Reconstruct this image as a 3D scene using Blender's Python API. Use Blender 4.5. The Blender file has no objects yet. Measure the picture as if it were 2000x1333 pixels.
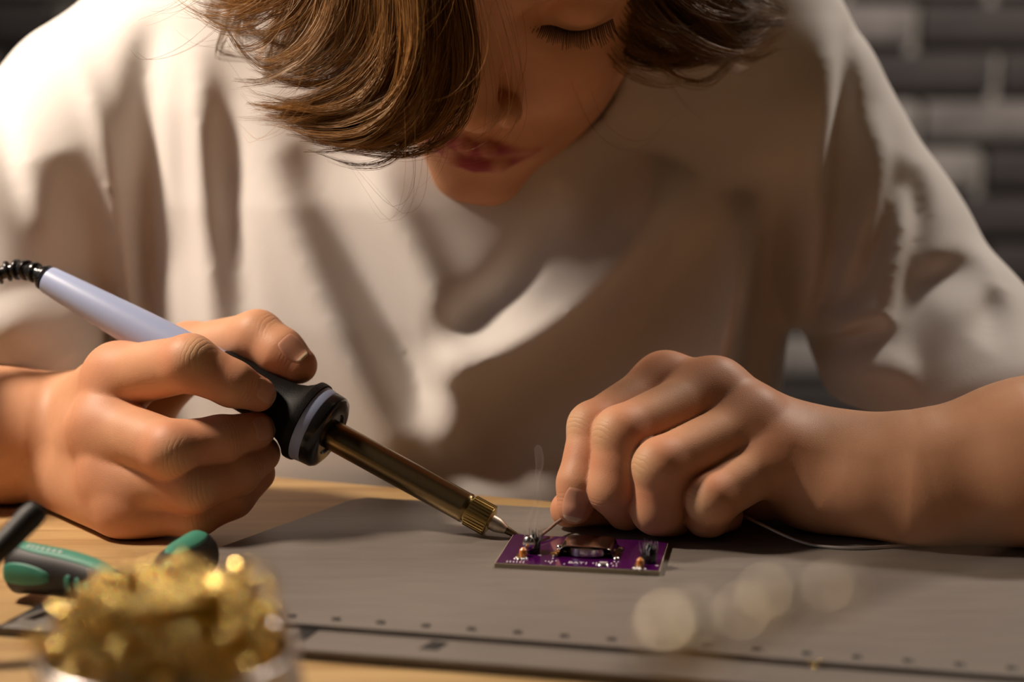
import bpy, bmesh, math, random
import numpy as np
from mathutils import Matrix, Vector

random.seed(7)
RNG = np.random.default_rng(7)
SC = bpy.context.scene
COL = SC.collection
MM = 0.001

# ------------------------------------------------------------------ camera
PITCH = math.radians(9.0)
CP, SP = math.cos(PITCH), math.sin(PITCH)
FOC = 60.0 / 36.0 * 2000.0
CAM = np.array([0.0, -587.3, 165.4])
FWD = np.array([0, CP, -SP]); UP = np.array([0, SP, CP]); RGT = np.array([1.0, 0, 0])

cam_d = bpy.data.cameras.new('camera')
cam_d.lens = 60; cam_d.sensor_width = 36; cam_d.sensor_fit = 'HORIZONTAL'
cam_d.clip_start = 0.01
cam_d.dof.use_dof = True
cam_d.dof.focus_distance = 0.603
cam_d.dof.aperture_fstop = 5.6
cam = bpy.data.objects.new('camera', cam_d); COL.objects.link(cam)
cam.location = CAM * MM
cam.rotation_euler = (math.radians(90) - PITCH, 0, 0)
SC.camera = cam

# ------------------------------------------------------------------ world, lamps, exposure
w = bpy.data.worlds.new('room_light'); SC.world = w; w.use_nodes = True
bg = w.node_tree.nodes['Background']
bg.inputs[0].default_value = (0.80, 0.50, 0.28, 1); bg.inputs[1].default_value = 0.012

def area(name, loc, target, size, power, color, shape='DISK'):
    l = bpy.data.lights.new(name, 'AREA'); l.shape = shape; l.size = size; l.energy = power; l.color = color
    o = bpy.data.objects.new(name, l); COL.objects.link(o)
    o.location = [c * MM for c in loc]
    d = Vector([t - c for t, c in zip(target, loc)])
    o.rotation_euler = d.to_track_quat('-Z', 'Y').to_euler()
    return o
area('desk_lamp_light', (-385, 26, 430), (0, 40, 60), 0.075, 3.6, (1.0, 0.83, 0.68))
area('front_fill_light', (-700, -400, 450), (0, 20, 40), 0.5, 0.3, (0.82, 0.86, 1.0))  # cool soft fill, added to brighten the camera side of the hands
area('room_lamp_light', (500, 350, 900), (150, 150, 100), 0.5, 0.35, (1.0, 0.72, 0.45))
area('wall_fill_light', (900, 900, 1500), (700, 2100, 200), 0.6, 75.0, (1.0, 0.88, 0.77))  # unseen fill, added only to lift the brick wall
SC.view_settings.view_transform = 'Standard'
SC.view_settings.look = 'None'
SC.view_settings.gamma = 1.0
SC.view_settings.use_curve_mapping = False
SC.view_settings.exposure = 0.0

# ------------------------------------------------------------------ layout helpers (millimetres)
def P(px, py, d):
    x = (px - 1000.0) / FOC * d; y = (py - 666.5) / FOC * d
    return CAM + FWD * d + RGT * x - UP * y
def G(px, py, z=0.0):
    r = FWD + RGT * ((px - 1000.0) / FOC) - UP * ((py - 666.5) / FOC)
    return CAM + r * ((z - CAM[2]) / r[2])
def nrm(v):
    v = np.asarray(v, float); return v / max(np.linalg.norm(v), 1e-9)

# ------------------------------------------------------------------ materials
MATS = {}
def mat(name, color, rough=0.5, metal=0.0, **kw):
    if name in MATS: return MATS[name]
    m = bpy.data.materials.new(name); m.use_nodes = True
    b = m.node_tree.nodes['Principled BSDF']
    b.inputs['Base Color'].default_value = (*color, 1)
    b.inputs['Roughness'].default_value = rough
    b.inputs['Metallic'].default_value = metal
    for k, v in kw.items():
        b.inputs[k.replace('_', ' ')].default_value = v
    MATS[name] = m
    return m
def nodes(m): return m.node_tree.nodes, m.node_tree.links, m.node_tree.nodes['Principled BSDF']
def bump(m, scale, strength, dist, detail=3, stretch=None, kind='noise'):
    n, l, b = nodes(m)
    tc = n.new('ShaderNodeTexCoord'); src = tc.outputs['Object']
    if stretch:
        mp = n.new('ShaderNodeMapping'); mp.inputs['Scale'].default_value = stretch
        l.new(src, mp.inputs['Vector']); src = mp.outputs['Vector']
    if kind == 'noise':
        t = n.new('ShaderNodeTexNoise'); t.inputs['Scale'].default_value = scale; t.inputs['Detail'].default_value = detail
        o = t.outputs['Fac']
    else:
        t = n.new('ShaderNodeTexVoronoi'); t.inputs['Scale'].default_value = scale; o = t.outputs['Distance']
    l.new(src, t.inputs['Vector'])
    bp = n.new('ShaderNodeBump'); bp.inputs['Strength'].default_value = strength; bp.inputs['Distance'].default_value = dist
    l.new(o, bp.inputs['Height']); l.new(bp.outputs['Normal'], b.inputs['Normal'])
    return t, o
def noise_color(m, scale, c0, c1, p0=0.35, p1=0.65, stretch=None, detail=4, distortion=0.0):
    n, l, b = nodes(m)
    tc = n.new('ShaderNodeTexCoord'); src = tc.outputs['Object']
    if stretch:
        mp = n.new('ShaderNodeMapping'); mp.inputs['Scale'].default_value = stretch[:3]
        if len(stretch) > 3: mp.inputs['Rotation'].default_value[2] = stretch[3]
        l.new(src, mp.inputs['Vector']); src = mp.outputs['Vector']
    t = n.new('ShaderNodeTexNoise'); t.inputs['Scale'].default_value = scale; t.inputs['Detail'].default_value = detail
    t.inputs['Distortion'].default_value = distortion
    l.new(src, t.inputs['Vector'])
    r = n.new('ShaderNodeValToRGB'); r.color_ramp.elements[0].position = p0; r.color_ramp.elements[1].position = p1
    r.color_ramp.elements[0].color = (*c0, 1); r.color_ramp.elements[1].color = (*c1, 1)
    l.new(t.outputs['Fac'], r.inputs['Fac']); l.new(r.outputs['Color'], b.inputs['Base Color'])
    return r

# skin with per-vertex redness / lip / hair masks
skin = mat('skin', (0.6, 0.38, 0.27), 0.52)
n, l, b = nodes(skin)
b.inputs['Subsurface Weight'].default_value = 0.14
b.inputs['Subsurface Radius'].default_value = (1.0, 0.35, 0.18)
b.inputs['Subsurface Scale'].default_value = 0.0022
b.inputs['Specular IOR Level'].default_value = 0.34
def attr(nm):
    a = n.new('ShaderNodeAttribute'); a.attribute_name = nm; return a.outputs['Fac']
def mix(c0, c1, fac):
    m_ = n.new('ShaderNodeMix'); m_.data_type = 'RGBA'
    for s, c in ((m_.inputs[6], c0), (m_.inputs[7], c1)):
        if isinstance(c, tuple): s.default_value = (*c, 1)
        else: l.new(c, s)
    l.new(fac, m_.inputs[0]); return m_.outputs[2]
tc = n.new('ShaderNodeTexCoord'); nt = n.new('ShaderNodeTexNoise'); nt.inputs['Scale'].default_value = 90; nt.inputs['Detail'].default_value = 4
l.new(tc.outputs['Object'], nt.inputs['Vector'])
c = mix((0.68, 0.36, 0.20), (0.58, 0.28, 0.15), nt.outputs['Fac'])
c = mix(c, (0.60, 0.19, 0.10), attr('red'))
c = mix(c, (0.74, 0.50, 0.28), attr('pale'))
c = mix(c, (0.33, 0.045, 0.06), attr('lip'))
c = mix(c, (0.05, 0.03, 0.018), attr('scalp'))
l.new(c, b.inputs['Base Color'])
v1 = n.new('ShaderNodeTexVoronoi'); v1.inputs['Scale'].default_value = 1500; v1.feature = 'DISTANCE_TO_EDGE'
l.new(tc.outputs['Object'], v1.inputs['Vector'])
bp = n.new('ShaderNodeBump'); bp.inputs['Strength'].default_value = 0.22; bp.inputs['Distance'].default_value = 0.0003
l.new(v1.outputs['Distance'], bp.inputs['Height'])
def math_(op, a, b_=None):
    q = n.new('ShaderNodeMath'); q.operation = op
    for i_, v_ in enumerate((a, b_)):
        if v_ is None: continue
        if isinstance(v_, (int, float)): q.inputs[i_].default_value = v_
        else: l.new(v_, q.inputs[i_])
    return q.outputs[0]
nw = n.new('ShaderNodeTexNoise'); nw.inputs['Scale'].default_value = 260; l.new(tc.outputs['Object'], nw.inputs['Vector'])
ph_ = math_('ADD', math_('MULTIPLY', attr('wr_along'), 4.3), math_('MULTIPLY', nw.outputs['Fac'], 6.0))
wv_ = math_('MULTIPLY', math_('POWER', math_('ABSOLUTE', math_('SINE', math_('MULTIPLY', ph_, 0.5))), 0.5), attr('wr_mask'))
bp2 = n.new('ShaderNodeBump'); bp2.inputs['Strength'].default_value = 0.5; bp2.inputs['Distance'].default_value = 0.00022
l.new(wv_, bp2.inputs['Height']); l.new(bp.outputs['Normal'], bp2.inputs['Normal']); l.new(bp2.outputs['Normal'], b.inputs['Normal'])

nail_m = mat('fingernail', (0.62, 0.31, 0.20), 0.36, Subsurface_Weight=0.15, Subsurface_Scale=0.001)
nail_tip_m = mat('fingernail_tip', (0.78, 0.56, 0.38), 0.33)
shirt_m = mat('shirt_cotton', (0.73, 0.69, 0.65), 0.85, Sheen_Weight=0.25)
bump(shirt_m, 1400, 0.25, 0.0004)
seam_m = mat('shirt_rib', (0.76, 0.72, 0.68), 0.9)
hair_m = mat('hair', (0.2, 0.11, 0.05), 0.32)
n, l, b = nodes(hair_m)
a_ = n.new('ShaderNodeAttribute'); a_.attribute_name = 'tone'
r_ = n.new('ShaderNodeValToRGB'); r_.color_ramp.elements[0].color = (0.035, 0.015, 0.006, 1); r_.color_ramp.elements[1].color = (0.50, 0.24, 0.07, 1)
l.new(a_.outputs['Fac'], r_.inputs['Fac']); l.new(r_.outputs['Color'], b.inputs['Base Color'])
b.inputs['Specular IOR Level'].default_value = 0.45; b.inputs['Specular Tint'].default_value = (0.85, 0.58, 0.32, 1)
lash_m = mat('lash', (0.012, 0.008, 0.006), 0.5)

wood = mat('oak', (0.5, 0.32, 0.15), 0.45)
noise_color(wood, 9, (0.40, 0.24, 0.10), (0.62, 0.42, 0.19), 0.3, 0.7, (1.2, 14, 14, 0.3), 6, 0.6)
bump(wood, 30, 0.12, 0.001, 4, (2, 30, 30))
mat_m = mat('grey_silicone', (0.135, 0.125, 0.12), 0.42)
noise_color(mat_m, 40, (0.172, 0.147, 0.128), (0.205, 0.175, 0.151), 0.3, 0.7, (1, 6, 1, 0.2))
bump(mat_m, 900, 0.15, 0.0004)
shade_tick_m = mat('black_shade_and_tick', (0.012, 0.011, 0.011), 0.5)
mortar_m = mat('mortar', (0.13, 0.12, 0.11), 0.95)
floor_m = mat('dark_floor', (0.05, 0.045, 0.04), 0.7); noise_color(floor_m, 6, (0.04, 0.035, 0.03), (0.07, 0.06, 0.05))

# ------------------------------------------------------------------ object helpers
def tag(o, label=None, cat=None, group=None, kind=None):
    if label: o['label'] = label
    if cat: o['category'] = cat
    if group: o['group'] = group
    if kind: o['kind'] = kind
    return o
BASE = {}
def empty(name, base, label, cat, group=None):
    o = bpy.data.objects.new(name, None); COL.objects.link(o)
    o.location = [c * MM for c in base]; o.empty_display_size = 0.01
    BASE[o.name] = Matrix.Translation([-c * MM for c in base])
    return tag(o, label, cat, group)
def put_parent(o, parent):
    if parent is None: return
    o.parent = parent
    root = parent; M = Matrix.Identity(4)
    if parent.name in BASE: M = BASE[parent.name]
    o.matrix_parent_inverse = M
def mk(name, V, F, m, parent=None, smooth=True, attrs=None):
    """one mesh object from vertices in mm and faces (array of tris/quads, or a list)"""
    V = np.asarray(V, np.float64) * MM
    me = bpy.data.meshes.new(name)
    if isinstance(F, np.ndarray):
        k = F.shape[1]; nf = F.shape[0]
        me.vertices.add(len(V)); me.vertices.foreach_set('co', V.astype(np.float32).ravel())
        me.loops.add(nf * k); me.loops.foreach_set('vertex_index', F.astype(np.int32).ravel())
        me.polygons.add(nf); me.polygons.foreach_set('loop_start', np.arange(0, nf * k, k, dtype=np.int32))
        me.update(calc_edges=True)
    else:
        me.from_pydata([tuple(v) for v in V], [], [tuple(int(i) for i in f) for f in F]); me.update()
    if attrs:
        for kx, vx in attrs.items():
            a = me.attributes.new(kx, 'FLOAT', 'POINT'); a.data.foreach_set('value', np.asarray(vx, np.float32))
    if smooth: me.polygons.foreach_set('use_smooth', np.ones(len(me.polygons), bool))
    me.materials.append(m)
    o = bpy.data.objects.new(name, me); COL.objects.link(o)
    put_parent(o, parent)
    return o
class MB:
    def __init__(s): s.V = []; s.F = []
    def add(s, V, F):
        k = len(s.V); s.V += [tuple(v) for v in V]; s.F += [tuple(i + k for i in f) for f in F]; return s
    def box(s, c, half, ax=None, bev=0.0):
        ax = np.eye(3) if ax is None else np.asarray(ax)
        c = np.asarray(c, float); hx, hy, hz = half
        if bev <= 0:
            V = [c + ax[0] * hx * i + ax[1] * hy * j + ax[2] * hz * k for i in (-1, 1) for j in (-1, 1) for k in (-1, 1)]
            F = [(0, 1, 3, 2), (4, 6, 7, 5), (0, 4, 5, 1), (2, 3, 7, 6), (0, 2, 6, 4), (1, 5, 7, 3)]
            return s.add(V, F)
        bm = bmesh.new(); bmesh.ops.create_cube(bm, size=2)
        for v in bm.verts: v.co = (v.co.x * hx, v.co.y * hy, v.co.z * hz)
        bmesh.ops.bevel(bm, geom=bm.edges[:], offset=bev, segments=2, profile=0.5, affect='EDGES')
        bm.verts.index_update()
        V = [c + ax[0] * v.co.x + ax[1] * v.co.y + ax[2] * v.co.z for v in bm.verts]
        F = [[v.index for v in f.verts] for f in bm.faces]; bm.free()
        return s.add(V, F)
    def tube(s, pts, rad, nseg=12, cap=True, flat=1.0, upv=None):
        pts = np.asarray(pts, float); n_ = len(pts)
        rad = np.full(n_, rad, float) if np.isscalar(rad) else np.asarray(rad, float)
        T = np.gradient(pts, axis=0); T /= np.linalg.norm(T, axis=1)[:, None] + 1e-12
        u = np.array([0, 0, 1.0]) if upv is None else nrm(upv)
        if abs(T[0] @ u) > 0.95: u = np.array([1.0, 0, 0])
        V = []; u = nrm(u - T[0] * (T[0] @ u))
        for i in range(n_):
            u = nrm(u - T[i] * (T[i] @ u)); v = np.cross(T[i], u)
            for k in range(nseg):
                a = 2 * math.pi * k / nseg
                V.append(pts[i] + rad[i] * (math.cos(a) * v + math.sin(a) * u * flat))
        F = [(i * nseg + k, i * nseg + (k + 1) % nseg, (i + 1) * nseg + (k + 1) % nseg, (i + 1) * nseg + k) for i in range(n_ - 1) for k in range(nseg)]
        if cap:
            F.append(tuple(range(nseg - 1, -1, -1))); F.append(tuple((n_ - 1) * nseg + k for k in range(nseg)))
        return s.add(V, F)
    def lathe(s, o, ax, prof, nseg=48):
        """prof: (distance along ax, radius)"""
        ax = nrm(ax); u = nrm(np.cross(ax, [0.3, 0.1, 1])); v = np.cross(ax, u)
        V = [np.asarray(o) + ax * t + r * (math.cos(2 * math.pi * k / nseg) * u + math.sin(2 * math.pi * k / nseg) * v) for t, r in prof for k in range(nseg)]
        F = [(i * nseg + k, i * nseg + (k + 1) % nseg, (i + 1) * nseg + (k + 1) % nseg, (i + 1) * nseg + k) for i in range(len(prof) - 1) for k in range(nseg)]
        F.append(tuple(range(nseg - 1, -1, -1))); F.append(tuple((len(prof) - 1) * nseg + k for k in range(nseg)))
        return s.add(V, F)
    def ball(s, c, r, nu=12, nv=8, ax=None):
        ax = np.eye(3) if ax is None else np.asarray(ax)
        r = np.full(3, r, float) if np.isscalar(r) else np.asarray(r, float)
        V = []; F = []
        for i in range(nv + 1):
            th = math.pi * i / nv
            for k in range(nu):
                a = 2 * math.pi * k / nu
                q = np.array([math.sin(th) * math.cos(a) * r[0], math.sin(th) * math.sin(a) * r[1], math.cos(th) * r[2]])
                V.append(np.asarray(c) + q @ ax)
        for i in range(nv):
            for k in range(nu): F.append((i * nu + k, (i + 1) * nu + k, (i + 1) * nu + (k + 1) % nu, i * nu + (k + 1) % nu))
        return s.add(V, F)
    def build(s, name, m, parent=None, smooth=True):
        o = mk(name, s.V, s.F, m, parent, smooth)
        if smooth:
            for e in (): pass
            try: o.data.set_sharp_from_angle(angle=math.radians(38))
            except Exception: pass
        return o
def cr(pts, n_):
    """Catmull-Rom through control points (any number of columns)"""
    pts = np.asarray(pts, float); k = len(pts)
    Q = np.vstack([2 * pts[0] - pts[1], pts, 2 * pts[-1] - pts[-2]])
    t = np.linspace(0, k - 1 - 1e-6, n_); i = t.astype(int); f = (t - i)[:, None]
    p0, p1, p2, p3 = Q[i], Q[i + 1], Q[i + 2], Q[i + 3]
    return 0.5 * (2 * p1 + (p2 - p0) * f + (2 * p0 - 5 * p1 + 4 * p2 - p3) * f ** 2 + (3 * p1 - p0 - 3 * p2 + p3) * f ** 3)

# ------------------------------------------------------------------ implicit surfaces
def rcone(p, a, b, ra, rb):
    a = np.asarray(a, np.float32); b = np.asarray(b, np.float32); ba = b - a
    t = np.clip(((p - a) @ ba) / max(float(ba @ ba), 1e-6), 0, 1)
    q = p - a - t[:, None] * ba
    return np.sqrt(np.einsum('ij,ij->i', q, q)) - (ra + (rb - ra) * t)
def ball(p, c, r):
    q = p - np.asarray(c, np.float32); return np.sqrt(np.einsum('ij,ij->i', q, q)) - r
def ell(p, c, r, R=None):
    q = p - np.asarray(c, np.float32)
    if R is not None: q = q @ np.asarray(R, np.float32).T
    r = np.asarray(r, np.float32); a = q / r; k0 = np.sqrt(np.einsum('ij,ij->i', a, a)); a = a / r
    k1 = np.sqrt(np.einsum('ij,ij->i', a, a)) + 1e-9
    return k0 * (k0 - 1) / k1
def smin(a, b, k):
    h = np.maximum(k - np.abs(a - b), 0) / k; return np.minimum(a, b) - h * h * k * 0.25
def smax(a, b, k): return -smin(-a, -b, k)
def chain(p, pts, k=2.0):
    d = None
    for (a, ra), (b_, rb) in zip(pts[:-1], pts[1:]):
        e = rcone(p, a, b_, ra, rb); d = e if d is None else smin(d, e, k)
    return d
def polygonize(f, lo, hi, h, B=8, slack=1.6, project=2):
    lo = np.asarray(lo, float); hi = np.asarray(hi, float)
    nb = np.ceil((hi - lo) / (h * B)).astype(int); N = nb * B
    gi = np.stack(np.meshgrid(*[np.arange(k) for k in nb], indexing='ij'), -1).reshape(-1, 3)
    cen = (lo + (gi * B + (B - 1) / 2) * h).astype(np.float32)
    fc = f(cen)
    act = np.abs(fc) < slack * (B / 2 + 1) * h * 1.75
    A = np.empty((nb[0], B, nb[1], B, nb[2], B), np.float32)
    A[:] = np.where(fc > 0, 99, -99).astype(np.float32).reshape(nb[0], 1, nb[1], 1, nb[2], 1)
    loc = np.stack(np.meshgrid(*[np.arange(B)] * 3, indexing='ij'), -1).reshape(-1, 3)
    ga = gi[act]
    for s in range(0, len(ga), 600):
        g = ga[s:s + 600]
        pts = (lo + (g[:, None, :] * B + loc[None]) * h).astype(np.float32).reshape(-1, 3)
        v = f(pts).reshape(len(g), B, B, B)
        A[g[:, 0], :, g[:, 1], :, g[:, 2], :] = v
    A = A.reshape(N)
    S = A < 0
    c8 = [(i, j, k) for i in (0, 1) for j in (0, 1) for k in (0, 1)]
    def sub(X, o): return X[o[0]:X.shape[0] - 1 + o[0], o[1]:X.shape[1] - 1 + o[1], o[2]:X.shape[2] - 1 + o[2]]
    cnt = sum(sub(S, o).astype(np.int8) for o in c8)
    cells = np.argwhere((cnt > 0) & (cnt < 8))
    vid = -np.ones(cnt.shape, np.int32); vid[tuple(cells.T)] = np.arange(len(cells))
    vals = np.stack([A[cells[:, 0] + o[0], cells[:, 1] + o[1], cells[:, 2] + o[2]] for o in c8], 1)
    acc = np.zeros((len(cells), 3)); num = np.zeros(len(cells))
    c8a = np.array(c8, float)
    for i in range(8):
        for j in range(i + 1, 8):
            if sum(abs(a - b_) for a, b_ in zip(c8[i], c8[j])) != 1: continue
            cross = (vals[:, i] < 0) != (vals[:, j] < 0)
            t = vals[:, i] / np.where(cross, vals[:, i] - vals[:, j], 1)
            acc += np.where(cross[:, None], c8a[i] + t[:, None] * (c8a[j] - c8a[i]), 0); num += cross
    V = lo + (cells + acc / np.maximum(num, 1)[:, None]) * h
    quads = []
    for ax in range(3):
        o1 = [0, 0, 0]; o1[ax] = 1
        sl0 = [slice(None)] * 3; sl1 = [slice(None)] * 3; sl0[ax] = slice(0, -1); sl1[ax] = slice(1, None)
        e = np.argwhere(S[tuple(sl0)] != S[tuple(sl1)])
        b1, b2 = [x for x in range(3) if x != ax]
        ok = (e[:, b1] > 0) & (e[:, b2] > 0) & (e[:, b1] < N[b1] - 1) & (e[:, b2] < N[b2] - 1); e = e[ok]
        q = []
        for d1, d2 in ((1, 1), (0, 1), (0, 0), (1, 0)):
            cidx = e.copy(); cidx[:, b1] -= d1; cidx[:, b2] -= d2; q.append(vid[tuple(cidx.T)])
        q = np.stack(q, 1)
        inside = S[tuple(e.T)]
        flip = inside if ax != 1 else ~inside
        q[~flip] = q[~flip][:, ::-1]
        quads.append(q)
    F = np.concatenate(quads); F = F[(F >= 0).all(1)]
    for _ in range(project):
        v = V.astype(np.float32); f0 = f(v); e = h * 0.35; g = np.empty_like(V)
        for ax in range(3):
            dv = np.zeros(3, np.float32); dv[ax] = e
            g[:, ax] = (f(v + dv) - f(v - dv)) / (2 * e)
        st = (f0 / np.maximum((g ** 2).sum(1), 0.2))[:, None] * g
        ln = np.linalg.norm(st, axis=1, keepdims=True); st *= np.minimum(1, 0.6 * h / np.maximum(ln, 1e-9))
        V = V - st
    return V, F
def relax(V, F, it=1, lam=0.5):
    for _ in range(it):
        S_ = np.zeros_like(V); c_ = np.zeros(len(V))
        for a in range(4):
            for b_ in (1, 3):
                np.add.at(S_, F[:, a], V[F[:, (a + b_) % 4]]); np.add.at(c_, F[:, a], 1)
        V = V + lam * (S_ / np.maximum(c_, 1)[:, None] - V) * (c_ > 0)[:, None]
    return V

# ================================================================== SETTING
def build_setting():
    WY = 2050.0
    wall = MB().box((275, WY + 60, 100), (1520, 50, 900)).build('wall_back', mortar_m, None, False)
    tag(wall, 'dark grey brick wall behind the person', kind='structure')
    bw, bh, gx, gz = 205.0, 58.0, 13.0, 15.0
    shared = []
    for k in range(3):
        mb = MB().box((0, 0, 0), (bw / 2 - k * 0.6, 14, bh / 2 - k * 0.5), None, 4.0)
        shared.append(mb)
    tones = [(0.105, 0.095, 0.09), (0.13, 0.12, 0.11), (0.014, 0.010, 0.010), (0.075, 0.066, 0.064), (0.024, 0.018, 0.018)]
    bms = []
    for i, t in enumerate(tones):
        m = mat('brick_tone_%d' % i, t, 0.85); noise_color(m, 25, tuple(x * 0.8 for x in t), tuple(x * 1.25 for x in t)); bump(m, 60, 0.4, 0.003); bms.append(m)
    meshes = {}
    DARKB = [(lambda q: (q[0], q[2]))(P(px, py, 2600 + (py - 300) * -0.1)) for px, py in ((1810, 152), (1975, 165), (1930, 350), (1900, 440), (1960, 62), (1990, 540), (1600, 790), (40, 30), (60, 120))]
    r = random.Random(12)
    rows = 21
    for row in range(rows):
        z = -640 + row * (bh + gz)
        for c in range(14):
            x = -1240 + c * (bw + gx) + (row % 2) * (bw + gx) / 2 + (row % 3) * 9
            t = r.choices([0, 1, 2, 3, 4], [5, 4, 1.2, 3, 0.8])[0]; k = r.randrange(3)
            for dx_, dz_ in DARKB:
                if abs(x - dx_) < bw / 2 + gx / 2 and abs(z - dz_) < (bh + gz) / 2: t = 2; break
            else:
                if 480 < x < 900 and t in (2, 4): t = 3
            key = (t, k)
            if key not in meshes:
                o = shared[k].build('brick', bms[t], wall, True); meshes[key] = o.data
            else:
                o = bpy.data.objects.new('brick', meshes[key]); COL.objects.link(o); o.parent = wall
            o.location = (x * MM, (WY + 4 + r.uniform(-3, 3)) * MM, z * MM)
            o.rotation_euler = (r.uniform(-.01, .01), r.uniform(-.004, .004), r.uniform(-.008, .008))
    pl = mat('dark_plaster', (0.07, 0.062, 0.055), 0.9); noise_color(pl, 5, (0.06, 0.053, 0.047), (0.08, 0.07, 0.062))
    tag(MB().box((-1265, 700, 100), (20, 1400, 900)).build('wall_left', pl, None, False), 'dark plain side wall at the left', kind='structure')
    tag(MB().box((1815, 700, 100), (20, 1400, 900)).build('wall_right', pl, None, False), 'dark plain side wall at the right', kind='structure')
    fl = MB().box((250, 800, -745), (1600, 1600, 10)).build('floor', floor_m, None, False)
    tag(fl, 'dark floor under the table', kind='structure')
build_setting()

# table: its far edge runs skew to the camera
def build_table():
    e0 = G(540, 931); e1 = G(900, 963)
    t = nrm(e1 - e0); nn = np.array([t[1], -t[0], 0.0])     # towards the camera
    root = empty('table', (0, -100, -730), 'light oak desk with a straight far edge, under the grey mat', 'table')
    c = e0 + t * 60 + nn * 380; 
    MB().box((c[0], c[1], -13), (760, 380, 13), (t, nn, (0, 0, 1)), 1.5).build('tabletop', wood, root)
    lm = mat('table_leg_paint', (0.03, 0.03, 0.03), 0.5)
    for i in (-1, 1):
        for j in (-1, 1):
            q = c + t * 700 * i + nn * 330 * j
            MB().box((q[0], q[1], -378), (22, 22, 352), (t, nn, (0, 0, 1)), 2).build('table_leg', lm, root)
build_table()

# ------------------------------------------------------------------ silicone mat
MATC = [G(700, 983), G(2150, 1066), G(2250, 1420), G(-10, 1243)]   # back-left, back-right, front-right, front-left
MH = 2.6
def ms(u, v, z=0.0):
    a, b_, c_, d_ = MATC
    p = (a * (1 - u) + b_ * u) * (1 - v) + (d_ * (1 - u) + c_ * u) * v
    return np.array([p[0], p[1], z])
def muv(px, py, z=MH):
    g = G(px, py, z); u = v = 0.5
    for _ in range(30):
        e = ms(u, v, z) - g; h = 1e-4
        J = np.array([(ms(u + h, v, z) - ms(u, v, z))[:2] / h, (ms(u, v + h, z) - ms(u, v, z))[:2] / h]).T
        du = np.linalg.solve(J, -e[:2]); u += du[0]; v += du[1]
    return u, v
def prism(poly, z0, z1):
    k = len(poly); V = [(p[0], p[1], z0) for p in poly] + [(p[0], p[1], z1) for p in poly]
    ar = sum(poly[i][0] * poly[(i + 1) % k][1] - poly[(i + 1) % k][0] * poly[i][1] for i in range(k))
    if ar < 0: V = V[:k][::-1] + V[k:][::-1]
    F = [tuple(range(k - 1, -1, -1)), tuple(range(k, 2 * k))] + [(i, (i + 1) % k, k + (i + 1) % k, k + i) for i in range(k)]
    return V, F
def bevel_obj(o, wdt, seg=2):
    m = o.modifiers.new('bevel', 'BEVEL'); m.width = wdt * MM; m.segments = seg; m.limit_method = 'ANGLE'; m.angle_limit = math.radians(40)
def build_mat():
    root = empty('soldering_mat', ms(0.5, 0.5), 'grey silicone soldering mat with trays and notches along its front', 'mat')
    vA = muv(950, 1239)[1]       # line of the notched rail
    poly = [ms(0, 0.03), ms(0.012, 0), ms(1, 0), ms(1, vA), ms(0, vA)]
    o = mk('work_surface', *prism(poly, 0, MH), mat_m, root, False); bevel_obj(o, 0.8)
    # thin tray floor in front of the rail
    o = mk('tray_floor', *prism([ms(0, vA), ms(1, vA), ms(1, 1), ms(0, 1)], 0, 1.7), mat_m, root, False)
    def strip(name, u0, v0, u1, v1, z0, z1, m=mat_m):
        o = mk(name, *prism([ms(u0, v0), ms(u1, v0), ms(u1, v1), ms(u0, v1)], z0, z1), m, root, False); bevel_obj(o, 0.5); return o
    strip('notched_rail', 0, vA, 1, vA + 0.028, 0.2, MH + 0.8)
    strip('groove', 0.0, vA + 0.030, 1, vA + 0.046, 1.2, 1.75, mat_m)
    strip('front_rim', 0, 0.955, 1, 1.0, 0.2, MH + 0.6)
    strip('side_rim', 0, vA + 0.02, 0.008, 1.0, 0.2, MH + 0.6)
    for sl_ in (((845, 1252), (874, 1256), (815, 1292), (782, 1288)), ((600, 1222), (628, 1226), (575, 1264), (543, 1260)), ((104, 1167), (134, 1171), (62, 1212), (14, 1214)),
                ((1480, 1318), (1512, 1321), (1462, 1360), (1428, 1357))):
        mk('tray_shade', *prism([G(x, y, 2.0) for x, y in sl_], 1.0, 2.0), shade_tick_m, root, False)  # dark plates painted in for the shade at the tray dividers
    # raised tick bumps along the rail
    u0 = muv(585, 1199)[0]; u1 = muv(665, 1208)[0]; du = u1 - u0
    ticks = MB()
    k = -6
    while u0 + k * du < 0.99:
        u = u0 + k * du; k += 1
        if u < 0.02: continue
        q = ms(u, vA - 0.012, MH)
        MB().box(q, (1.3, 1.9, 0.5), None, 0.3).build('tick_notch', shade_tick_m, root)
build_mat()

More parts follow.
